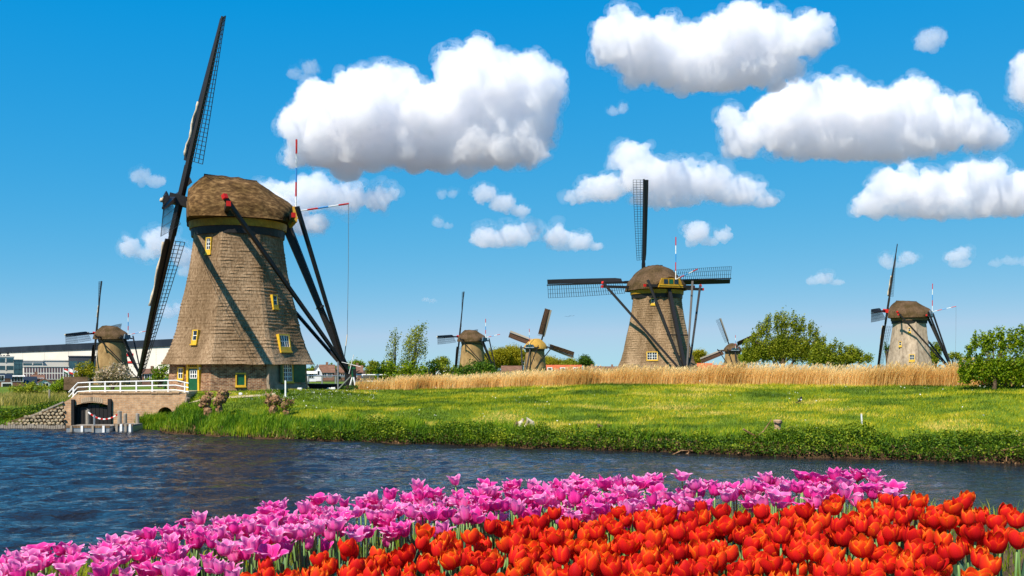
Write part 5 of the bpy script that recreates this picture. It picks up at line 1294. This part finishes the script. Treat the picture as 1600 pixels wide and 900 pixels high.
MB().tube([(-.05, 0, .12), (-.02, 0, .20), (.02, 0, .28), (.05, 0, .34), (.09, 0, .345), (.14, 0, .33)], [.03, .075, .07, .045, .045, .008], 10).build('body', BLACK_WOOD, t, True)
MB().tube([(.0, -.055, .18), (.03, -.06, .25)], [.04, .035], 8).build('white_patch', WHITE, t, True); MB().tube([(-.05, 0, .16), (-.20, 0, .08), (-.32, 0, .05)], [.035, .025, .02], 6).build('tail', BLACK_WOOD, t, True)
for y in (-.03, .03): MB().tube([(0, y, .16), (.01, y, -.01)], .008, 5).build('leg', BLACK_WOOD, t)
for lb, px, py_, in (('left of two tiny dark birds flying over the far golden mill', 887, 495), ('right of two tiny dark birds flying over the far golden mill', 893.5, 494)):
    o = MB().add([(0, 0, 0), (-.5, .1, .22), (-.9, .0, .1), (-.45, -.12, .14), (.5, .1, .22), (.9, 0, .1), (.45, -.12, .14), (0, .3, .03), (0, -.3, -.05)], [(7, 0, 3, 1), (1, 3, 2), (7, 4, 6, 0), (4, 5, 6), (0, 8, 3), (0, 6, 8)]).build('bird', BLACK_WOOD)
    o.location = P(px, py_, 240); o.scale = (.8,) * 3; tag(o, lb, 'bird', 'birds in flight')
o = MB().tube([(qx(82) * 0, 0, -.2), (.02, 0, 1.5)], [.10, .085], 8).build('wooden_post', GREY_WOOD); o.location = P(77, HY, 97).to_2d().to_3d() + Vector((0, 0, .5)); tag(o, 'grey wooden post in the pale grass left of the railing', 'post')

# ---------------------------------------------------------------- grass on the far bank
def scatter(n, x0, x1, t0, t1):
    x = RNG.uniform(x0, x1, n); t = RNG.uniform(t0, t1, n); return x, t
def on_bank(x, t): y = shore(x) + t; return np.stack([x, y, ground_z(x, y) - .01], 1)
n = 210000
x, t = scatter(n, -22.5, 33, .8, 21); pts = on_bank(x, t)
y = pts[:, 1]
inmill = (np.hypot(x - M1[0], y - M1[1]) < 5.6)
streak = fbm(x * .22 - y * .16 + 60, y * .9 + x * .35 + 60, 41)      # pale mown streaks running down the slope
fine = fbm(x * 1.1 + 30, y * 1.1 + 30, 45)
big = fbm(x * .16 + 10 - y * .05, y * .30 + 5, 43)
tint = .46 + (streak - .5) * 2.0 + (fine - .5) * .7 + (big - .5) * .9 + RNG.normal(0, .10, n)
lawn = sstep(14, 17, t) * sstep(-6, -9, x); tint = tint * (1 - lawn) + (.22 + RNG.normal(0, .1, n)) * lawn
h = RNG.uniform(.07, .20, n) * (.6 + .9 * fine) * (1 - .5 * lawn); keep = ~inmill
blades('grass', pts[keep], h[keep], RNG.uniform(.022, .045, n)[keep], RNG.uniform(.15, .8, n)[keep], tint[keep], GRASS, 'short yellow green grass on the sloping far bank', bend=False)
# tall lush grass at the waterline, left part
n = 60000; x, t = scatter(n, -24.5, 33, -.1, 5.0); cl = fbm(x * .9 + 11, t * .8 + 20, 51); k = (t < 1.2 + 4.8 * (cl - .25) + .06 * (-x)) & (RNG.random(n) < np.interp(x, [-24, -8, 0, 6, 33], [1, 1, .6, .22, .16])) & ((x < 0) | (cl > .47)); x, t, cl = x[k], t[k], cl[k]
pts = on_bank(x, np.maximum(t, .02)); hh = RNG.uniform(.35, .85, len(x)) * (.55 + .7 * cl) * np.interp(t, [0, .8, 5], [.75, 1, .45])
blades('tall_grass', pts, hh, RNG.uniform(.022, .05, len(x)), RNG.uniform(.1, .55, len(x)), .25 + 1.2 * (cl - .5) + RNG.normal(.18, .2, len(x)), LUSH, 'tall bright grass along the waterline of the left bank')
# leafy weeds along the waterline, right part
def weeds(n, x0, x1, label, dens):
    x, t = scatter(n, x0, x1, .0, 3.6); cl = fbm(x * .8 + 70, t * .9 + 10, 61); wdt = np.interp(x, [-14, 0, 8, 20, 34], [.9, 1.7, 2.5, 3.0, 3.2]); lump = fbm(x * .38 + 33, x * 0 + 2.2, 65, 3); k = (t < wdt * (.22 + 1.7 * np.clip(lump - .18, 0, 1)) * (.5 + cl)) & (cl + .5 * lump > .40); x, t, cl = x[k], t[k], cl[k]
    bush = fbm(x * 1.9 + 5, t * 1.9 + 5, 63); p = on_bank(x, np.maximum(t, .05)); H = (.16 + 1.55 * np.clip(bush - .25, 0, 1) + .6 * np.clip(cl - .45, 0, 1)) * (.45 + 1.2 * np.clip(fbm(x * .38 + 33, x * 0 + 2.2, 65, 3) - .15, 0, 1)) * np.interp(t / 3.2, [0, .2, 1], [.6, 1.0, .35])
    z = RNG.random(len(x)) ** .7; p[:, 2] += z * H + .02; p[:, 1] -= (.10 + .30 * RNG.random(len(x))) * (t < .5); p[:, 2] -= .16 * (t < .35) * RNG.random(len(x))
    tn = .60 * z + .95 * (bush - .45) + RNG.normal(.06, .16, len(x))  # shade put into the tint: dark low in the clumps, bright tops
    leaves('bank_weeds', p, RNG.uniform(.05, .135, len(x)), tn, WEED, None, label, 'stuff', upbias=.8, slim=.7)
weeds(150000, -12, 34, 'dense dark green leafy weeds along the waterline of the right bank', 1)
n = 9000; x, t = scatter(n, -22, 34, -.12, .5); pts = on_bank(x, np.maximum(t, 0)); pts[:, 2] = np.maximum(pts[:, 2], -.02); cl = fbm(x * 1.3 + 8, t + 8, 71); k = cl > .42
blades('dry_stems', pts[k], RNG.uniform(.10, .42, n)[k], RNG.uniform(.015, .035, n)[k], RNG.uniform(.4, 1.3, n)[k], RNG.random(n)[k], TWIG, 'brown dead stems and roots at the foot of the bank')
# brown eroded lip
n = 5000; x, t = scatter(n, -22, 34, -.05, .30); pts = on_bank(x, np.maximum(t, 0)); pts[:, 2] = RNG.uniform(-.02, .20, n)
leaves('bank_litter', pts, RNG.uniform(.05, .16, n), RNG.random(n) ** 1.5, TWIG, None, 'brown leaf litter and clods on the waterline lip', 'stuff')
# white cow parsley and daisies
n = 900; x, t = scatter(n, -14, 30, 2, 18); pts = on_bank(x, t); k = (fbm(x * .35 + 3, t * .5 + 3, 81) > .60) | ((np.abs(x - 13.5) < 1.4) & (np.abs(t - 4) < 1.3)); pts[:, 2] += RNG.uniform(.15, .32, n)
leaves('wild_flowers', pts[k], RNG.uniform(.05, .10, k.sum()), RNG.random(k.sum()), DAISY, None, 'white wild flowers dotted over the bank grass', 'stuff', upbias=2, slim=1)
n = 420; x = RNG.uniform(-18, -9, n); yy = RNG.uniform(64.5, 70, n); pts = np.stack([x, yy, ground_z(x, yy) + .10], 1)
leaves('daisies', pts, RNG.uniform(.035, .08, n), RNG.random(n), DAISY, None, 'white daisies on the lawn before the largest mill', 'stuff', upbias=2, slim=1)

# ---------------------------------------------------------------- golden reeds behind the crest
n = 120000; x = RNG.uniform(-11.5, 42, n); t0 = bank_w(x) + .4 + .8 * (vnoise(x * .7 + 20, x * 0 + 1.5, 91) - .5); dpt = RNG.random(n) ** 1.6 * 9.0; yy = shore(x) + t0 + dpt
H = np.interp(x, [-11.5, -8, -2, 6, 20, 42], [.85, .95, 1.1, 1.28, 1.42, 1.48]) * RNG.uniform(.62, 1.08, n) * (.85 + .3 * vnoise(x * .8 + 9, yy * .8, 92))
pts = np.stack([x, yy, ground_z(x, yy) - .02], 1); k = ~((x < -8.5) & (yy < 72)) & (np.hypot(x - M1[0] - 8, yy - M1[1] - 2) > 3.0)
tn = .45 + (vnoise(x * .5 + 4, yy * .5 + 4, 93) - .5) * .7 + RNG.normal(0, .18, n)
blades('reeds', pts[k], H[k], RNG.uniform(.016, .034, n)[k], RNG.uniform(.02, .34, n)[k], tn[k], REED, 'band of tall dry golden reeds behind the far bank', wind=.24)
kk = np.where(k)[0][::5]; tip = pts[kk].copy(); tip[:, 2] += H[kk] * .97; tip[:, 0] += .25 * H[kk]
blades('reed_plumes', tip - np.array([0, 0, .08]), RNG.uniform(.14, .26, len(kk)), RNG.uniform(.035, .06, len(kk)), RNG.uniform(.3, .8, len(kk)), np.clip(tn[kk] + .2, 0, 1), REED, 'feathery seed plumes on top of the golden reeds', wind=.4)
# green shoots at the foot of the reeds and low greenery behind
n = 7000; x = RNG.uniform(-6, 40, n); yy = shore(x) + 27 + RNG.random(n) * 10; pts = np.stack([x, yy, ground_z(x, yy)], 1)
blades('green_reeds', pts, RNG.uniform(1.3, 2.1, n) * np.interp(x, [-6, 4, 40], [.75, .95, 1.05]), RNG.uniform(.04, .07, n), RNG.uniform(.05, .4, n), RNG.random(n), LUSH, 'fresh green reeds mixed in behind the golden reeds')

# ---------------------------------------------------------------- left bank
n = 26000; x = RNG.uniform(-62, -31, n); yy = np.where(RNG.random(n) < .5, RNG.uniform(93, 132, n), RNG.uniform(66.2, 132, n)); zz = ground_z(x, yy); k = (zz > .12) & (yy > 91)
tn = .45 + (fbm(x * .2 + 50, yy * .12, 95) - .5) * 1.4 + RNG.normal(0, .15, n)
blades('meadow_grass', np.stack([x, yy, zz], 1)[k], RNG.uniform(.5, 1.15, n)[k], RNG.uniform(.04, .07, n)[k], RNG.uniform(.1, .5, n)[k], tn[k], STRAW, 'pale yellow meadow grass beyond the inlet on the left')
n = 30000; x = RNG.uniform(-48, -29.9, n); yy = 65.9 + RNG.random(n) * 13.5; zz = ground_z(x, yy); k = zz > .12
tn = .35 + (fbm(x * .6 + 20, yy * .6, 96) - .5) * 1.3 + RNG.normal(0, .18, n)
blades('bank_grass', np.stack([x, yy, zz], 1)[k], RNG.uniform(.2, .6, n)[k], RNG.uniform(.03, .05, n)[k], RNG.uniform(.1, .7, n)[k], tn[k], LUSH, 'green grass on the bank left of the sluice')
n = 9000; x = RNG.uniform(-36, -30.2, n); yy = 66.4 + RNG.random(n) * 3.0; zz = ground_z(x, yy); cl = fbm(x * .8 + 4, yy * .8, 97); k = (cl > .42) & (zz > .2); p3 = np.stack([x, yy, zz + RNG.random(n) * .5], 1)
leaves('bank_ivy', p3[k], RNG.uniform(.08, .16, n)[k], RNG.random(n)[k], WEED, None, 'dark leafy ground cover above the stone revetment', 'stuff', upbias=.8, slim=.7)
n = 5000; x = RNG.uniform(-24.4, -21.6, n); yy = 64.3 + RNG.random(n) * 1.6; zz = np.maximum(ground_z(x, yy), 0); p3 = np.stack([x, yy, zz], 1)
blades('sedge', p3, RNG.uniform(.4, 1.0, n), RNG.uniform(.03, .055, n), RNG.uniform(.1, .5, n), RNG.uniform(.2, .9, n), LUSH, 'tall green sedge before the arched culvert')

# ---------------------------------------------------------------- tulip bed
STEM = mat('tulip_stem', [(.09, .19, .045), (.16, .28, .08), (.22, .34, .11)], 6, .5, .05)
TLEAF = mat('tulip_leaf', [(.035, .085, .045), (.065, .14, .075), (.10, .19, .095)], 9, .42, .1, (3, 3, .5), spec=.4)
PET_RED = petal_mat('red_tulip_petal', [(.66, .008, .016), (.82, .022, .010), (.92, .115, .006), (.94, .36, .012)], .38)
PET_DEEP = petal_mat('deep_red_tulip_petal', [(.46, .004, .010), (.66, .010, .008), (.82, .05, .005), (.90, .20, .008)], .35)
PET_ORANGE = petal_mat('orange_red_tulip_petal', [(.74, .014, .018), (.88, .06, .008), (.94, .22, .008), (.95, .48, .03)], .4)
PET_PINK = petal_mat('pink_tulip_petal', [(.88, .66, .40), (.78, .012, .27), (.88, .075, .42), (.97, .64, .82)], .40)  # pale last tone, here and in the rose, also paints in highlights
PET_ROSE = petal_mat('light_pink_tulip_petal', [(.88, .70, .48), (.86, .06, .40), (.93, .27, .58), (.98, .80, .90)], .42)

def petal_mesh(name, rp, zp, hap, tip, m, kind, wob):
    """one curved petal round the flower axis: rp radius, zp height, hap half angle, all along the petal"""
    nt_, na = 9, 6; v = []; tn = []; f = []
    T = np.linspace(0, 1, len(rp))
    for i in range(nt_ + 1):
        t = i / nt_; r = np.interp(t, T, rp); z = np.interp(t, T, zp); ha = np.interp(t, np.linspace(0, 1, len(hap)), hap)
        for j in range(na + 1):
            a = -1 + 2 * j / na; th = R(ha) * a
            rr = r * (1 - .10 * a * a * math.sin(math.pi * t) + .07 * (1 - abs(a)) * t) + wob * math.sin(3.1 * a + 5 * t) * t
            zz = z - tip * (a * a) * t ** 3
            v.append((rr * math.cos(th), rr * math.sin(th), zz))
            if kind == 'red': q = .06 + .62 * abs(a) ** 2.4 * (.35 + .65 * t) + .46 * t ** 3 - .05 * (abs(a) < .2)
            else: q = (.02 if t < .08 else .30) + .26 * abs(a) ** 1.5 + .38 * t ** 2 - (.0 if t > .2 else .12)
            tn.append(min(1, max(0, q)))
    for i in range(nt_):
        for j in range(na): f.append((i * (na + 1) + j, i * (na + 1) + j + 1, (i + 1) * (na + 1) + j + 1, (i + 1) * (na + 1) + j))
    me = bpy.data.meshes.new(name); me.from_pydata(v, [], f); me.polygons.foreach_set('use_smooth', [True] * len(f))
    at = me.attributes.new('tint', 'FLOAT', 'POINT'); at.data.foreach_set('value', tn); me.materials.append(m); me.update()
    return me
HR = [24, 46, 53, 53, 48, 33]; HP = [22, 42, 47, 44, 33, 9]
def red_set(m):
    return [petal_mesh('petal', [.006, .023, .030, .032, .0305, .0265], [0, .008, .022, .038, .052, .064], HR, .016, m, 'red', .0012),
            petal_mesh('petal', [.006, .022, .031, .036, .036, .0345], [0, .008, .021, .036, .050, .060], HR, .014, m, 'red', .002),
            petal_mesh('petal', [.005, .020, .026, .027, .025, .019], [0, .009, .024, .041, .055, .066], HR, .016, m, 'red', .001)]
def pink_set(m):
    return [petal_mesh('petal', [.005, .021, .029, .031, .034, .044], [0, .006, .020, .038, .053, .063], HP, .006, m, 'pink', .002),
            petal_mesh('petal', [.005, .022, .033, .041, .052, .063], [0, .005, .017, .033, .045, .048], HP, .005, m, 'pink', .003),
            petal_mesh('petal', [.005, .018, .024, .027, .031, .036], [0, .007, .023, .042, .057, .068], HP, .006, m, 'pink', .001)]
REDS = [red_set(PET_RED), red_set(PET_DEEP), red_set(PET_ORANGE)]; PINKS = [pink_set(PET_PINK), pink_set(PET_ROSE)]
def stem_mesh(k):
    b = MB(); c = (.0, .012, -.014)[k]
    b.tube([(0, 0, -.02), (c, c * .5, .12), (c * .8, -c * .3, .22), (0, 0, .30)], [.0048, .0042, .0037, .0036], 6)
    me = bpy.data.meshes.new('stem'); me.from_pydata(b.v, [], b.f); me.materials.append(STEM); me.polygons.foreach_set('use_smooth', [True] * len(b.f)); return me
STEMS = [stem_mesh(k) for k in range(3)]
def tleaf_mesh(L, w, curl, k):
    n = 9; v = []; f = []
    for i in range(n + 1):
        t = i / n; wd = w * (math.sin(math.pi * min(1, (t * .92 + .06)) ** .8)) ; x = .012 + curl * L * t ** 2.2; z = L * (t - .18 * t ** 3 * curl * 2)
        for j, a in enumerate((-1, -.4, 0, .4, 1)): v.append((x - .3 * wd * (1 - a * a) , a * wd * .5 + .006 * math.sin(5 * t + k), z + .0))
    for i in range(n):
        for j in range(4): f.append((i * 5 + j, i * 5 + j + 1, (i + 1) * 5 + j + 1, (i + 1) * 5 + j))
    me = bpy.data.meshes.new('leaf'); me.from_pydata(v, [], f); me.polygons.foreach_set('use_smooth', [True] * len(f)); me.materials.append(TLEAF); return me
TLEAVES = [tleaf_mesh(.25, .040, .22, 0), tleaf_mesh(.21, .048, .42, 1), tleaf_mesh(.28, .034, .12, 2), tleaf_mesh(.17, .042, .6, 3)]

def inpoly(x, y, poly):
    r = False; n = len(poly); j = n - 1
    for i in range(n):
        xi, yi = poly[i]; xj, yj = poly[j]
        if (yi > y) != (yj > y) and x < (xj - xi) * (y - yi) / (yj - yi) + xi: r = not r
        j = i
    return r
def top_pt(px, py):
    """where the sheet of blossoms of the bed lies behind a pixel: the bed is a nearly level plane"""
    inv = -.823 + .0001 * px + .00138 * py
    return P(px, py, KB / max(.2, inv))
def tulip(kind, X, Y, label, group, hz=None, variant=None, tilt=None, sc_=1.0):
    base = Vector((X, Y, float(near_bank_z(np.array(X), np.array(Y))) - .005))
    S = REDS if kind == 'red' else PINKS
    si = RND.choices(range(len(S)), (5, 3, 4) if kind == 'red' else (3, 3))[0]
    op = variant if variant is not None else RND.choices((0, 1, 2), (5, 3, 2) if kind == 'red' else (6, 3, 4))[0]
    if callable(label): label = label(si, op)
    name = 'red_tulip' if kind == 'red' else 'pink_tulip'
    top = hz if hz is not None else (3.236 if kind == 'red' else 3.262) + .0256 * Y + .0725 * X + RND.gauss(0, .022)
    Hs = max(.16, top - base.z - .045)
    t = thing(name, label, 'tulip', base, RND.uniform(0, 6.28), group)
    lean = tilt if tilt is not None else abs(RND.gauss(0, 5.5)); t.rotation_euler = (R(lean), 0, t.rotation_euler.z)
    st = bpy.data.objects.new('stem', RND.choice(STEMS)); COL.objects.link(st); st.parent = t; st.scale = (1.0, 1.0, Hs / .30)
    a0 = RND.uniform(0, 6.28); s = RND.uniform(.9, 1.14) * sc_ * (.85 if kind == 'red' else .80)
    fx, fy = RND.gauss(0, .10), RND.gauss(0, .10)
    for k in range(6):
        inner = k % 2
        me = S[si][op if not (kind == 'pink' and RND.random() < .25) else RND.choice((0, 1))]
        p = bpy.data.objects.new('petal', me); COL.objects.link(p); p.parent = t
        p.location = (0, 0, Hs - .004)
        q = Euler((fx, fy, 0)).to_matrix() @ Matrix.Rotation(a0 + k * R(60) + RND.gauss(0, .06), 3, 'Z') @ Matrix.Rotation(RND.gauss(.02, .10), 3, 'Y')
        p.rotation_euler = q.to_euler(); ss = s * (.92 if inner else 1.0); p.scale = (ss, ss, ss * RND.uniform(.93, 1.10))
    for k in range(2):
        lf = bpy.data.objects.new('leaf', RND.choice(TLEAVES)); COL.objects.link(lf); lf.parent = t
        lf.rotation_euler = (RND.gauss(0, .08), RND.gauss(0, .10), RND.uniform(0, 6.28)); z = RND.uniform(.75, 1.15); lf.scale = (z * 1.2, z * 1.2, z * min(1.5, Hs / .30)); lf.location = (0, 0, .005)
    return t
PINK_POLY = [(-40, 868), (60, 862), (130, 860), (200, 836), (300, 812), (400, 800), (440, 792), (550, 780), (700, 764), (850, 754), (1000, 748), (1060, 752), (1130, 764), (1180, 747), (1280, 740), (1365, 740), (1392, 765), (1330, 770), (1250, 780), (1150, 778), (1050, 790), (950, 798), (850, 796), (760, 806), (700, 815), (600, 822), (480, 842), (400, 858), (330, 886), (250, 900), (0, 912), (-40, 912)]
RED_POLY = [(350, 915), (372, 893), (470, 880), (540, 857), (600, 850), (662, 848), (690, 830), (760, 814), (870, 803), (1000, 797), (1080, 790), (1180, 800), (1200, 788), (1262, 782), (1330, 774), (1440, 780), (1490, 782), (1552, 796), (1556, 812), (1520, 850), (1500, 880), (1400, 905), (1380, 935), (700, 935), (420, 930)]
def fill(poly, kind, spacing, limit, group, label):
    xs_ = [p[0] for p in poly]; ys_ = [p[1] for p in poly]; got = []; tries = 0; grid = {}
    while tries < 60000:
        tries += 1; px = RND.uniform(min(xs_), max(xs_)); py = RND.uniform(min(ys_), max(ys_))
        if not inpoly(px, py, poly): continue
        p = top_pt(px, py); ix, iy = int(p.x // spacing), int(p.y // spacing)
        if any((p.x - g[0]) ** 2 + (p.y - g[1]) ** 2 < spacing ** 2 for a in (-1, 0, 1) for b in (-1, 0, 1) for g in grid.get((ix + a, iy + b), ())): continue
        grid.setdefault((ix, iy), []).append((p.x, p.y)); got.append((p.x, p.y, px, py))
    got.sort(key=lambda g: (g[3] > 905, g[1]))          # those the frame shows, nearest first
    for g in got[:limit]: tulip(kind, g[0], g[1], label(g[2], g[3]), group)
    print('TULIPS', kind, len(got))
    rest = []
    for g in got[limit:]:
        t = tulip(kind, g[0], g[1], 'x', group); rest.append(t)
    if rest:
        bpy.context.view_layer.update(); co = {}; mats = []; v = []; f = []; mi = []; tn = []
        for t in rest:
            for c in list(t.children):
                me = c.data; mw = c.matrix_world; m = me.materials[0]
                if m not in mats: mats.append(m)
                o_ = len(v); v += [mw @ q.co for q in me.vertices]; f += [tuple(k + o_ for k in q.vertices) for q in me.polygons]; mi += [mats.index(m)] * len(me.polygons)
                a = me.attributes.get('tint'); tn += [d.value for d in a.data] if a else [0.0] * len(me.vertices)
                bpy.data.objects.remove(c)
            bpy.data.objects.remove(t)
        o = mesh(kind + '_tulip_mass', v, f, mats, None, True, mi); a = o.data.attributes.new('tint', 'FLOAT', 'POINT'); a.data.foreach_set('value', tn)
        tag(o, 'far back remainder of the ' + kind + ' tulips, too crowded to tell apart', kind='stuff')
ZONES = ('far left', 'left of centre', 'centre', 'right of centre', 'far right')
def red_label(px, py):
    z = ZONES[min(4, max(0, int((px - 350) / 240)))]; row = 'back' if py < np.interp(px, [350, 700, 1550], [888, 838, 800]) else ('front' if py > np.interp(px, [350, 700, 1550], [900, 885, 862]) else 'middle')
    return lambda si, op: ('red tulip', 'deep red tulip', 'orange red tulip')[si] + (' with half open cup', ' with wide open cup', ' closed to a bud')[op] + ', ' + row + ' rows, ' + z + ' of red bed'
def pink_label(px, py):
    z = ZONES[min(4, max(0, int((px + 40) / 290)))]; row = 'waterside' if py < np.interp(px, [0, 400, 850, 1390], [876, 815, 768, 752]) else 'inner'
    return lambda si, op: ('magenta tulip', 'light pink tulip')[si] + (' with flared tips', ' splayed wide open', ' with slim upright cup')[op] + ', ' + row + ' rows, ' + z + ' of pink bed'
fill(PINK_POLY, 'pink', .060, 297, 'pink tulips in the back rows', pink_label)
fill(RED_POLY, 'red', .055, 294, 'red tulips in the front rows', red_label)
def single(kind, px, py, label, **k):
    p = top_pt(px, py); tulip(kind, p.x, p.y, label, 'red tulips in the front rows' if kind == 'red' else 'pink tulips in the back rows', hz=p.z, **k)
single('pink', 1396, 749, 'pink tulip standing alone at the right end of the pink rows, before open water', tilt=2)
single('red', 1522, 768, 'red tulip rising alone against the river above the right end of the bed', tilt=3, variant=0)
single('red', 1584, 832, 'red tulip on a bare pale stem, nearest the right border over the water', tilt=1, variant=1)
single('red', 1604, 802, 'red tulip cut by the right border above the one on a bare pale stem', tilt=3)
single('red', 1490, 857, 'low red tulip among leaves at the lower right, apart from the crowd', tilt=8)
single('red', 1474, 886, 'lowest small red tulip bowing under the leaves at the lower right', tilt=24)
single('red', 1562, 853, 'narrow faded red tulip with drooping petal at the right end of the bed', tilt=16, variant=2, sc_=.85)
# extra leaves fill the ground between the plants, joined: nobody could tell them apart
vv, ff = [], []
for i in range(1700):
    px = RND.uniform(-30, 1600) if i < 1300 else RND.uniform(1380, 1600); py = RND.uniform(800, 935)
    if not (inpoly(px, py - 6, PINK_POLY) or inpoly(px, py - 8, RED_POLY) or (px > 1330 and py > 835 and px < 1590)): continue
    p = top_pt(px, py); me = RND.choice(TLEAVES); z = RND.uniform(.85, 1.3)
    mt = Matrix.Translation((p.x, p.y, float(near_bank_z(np.array(p.x), np.array(p.y))))) @ Euler((RND.gauss(0, .12), RND.gauss(0, .12), RND.uniform(0, 6.28))).to_matrix().to_4x4() @ Matrix.Scale(z * 1.25, 4)
    o_ = len(vv); vv += [mt @ v.co for v in me.vertices]; ff += [tuple(k + o_ for k in f.vertices) for f in me.polygons]
tag(mesh('tulip_foliage', vv, ff, TLEAF, smooth=True), 'grey green mass of tulip leaves between the flower stems', kind='stuff')
# lawn of the near bank
n = 90000; x = RNG.uniform(-5, 4.2, n); yy = RNG.uniform(2.0, 7.0, n); k = (yy < near_edge(x) + .25) & ((x < 1.3) | (RNG.random(n) < .35)); x, yy = x[k], yy[k]
tn = .30 + (fbm(x * 2 + 9, yy * 2 + 9, 99) - .5) * .8 + RNG.normal(0, .12, len(x))
blades('lawn_grass', np.stack([x, yy, near_bank_z(x, yy) - .005], 1), RNG.uniform(.05, .13, len(x)), RNG.uniform(.003, .006, len(x)), RNG.uniform(.1, .7, len(x)), tn, GRASS, 'bright green lawn grass under and behind the tulips')
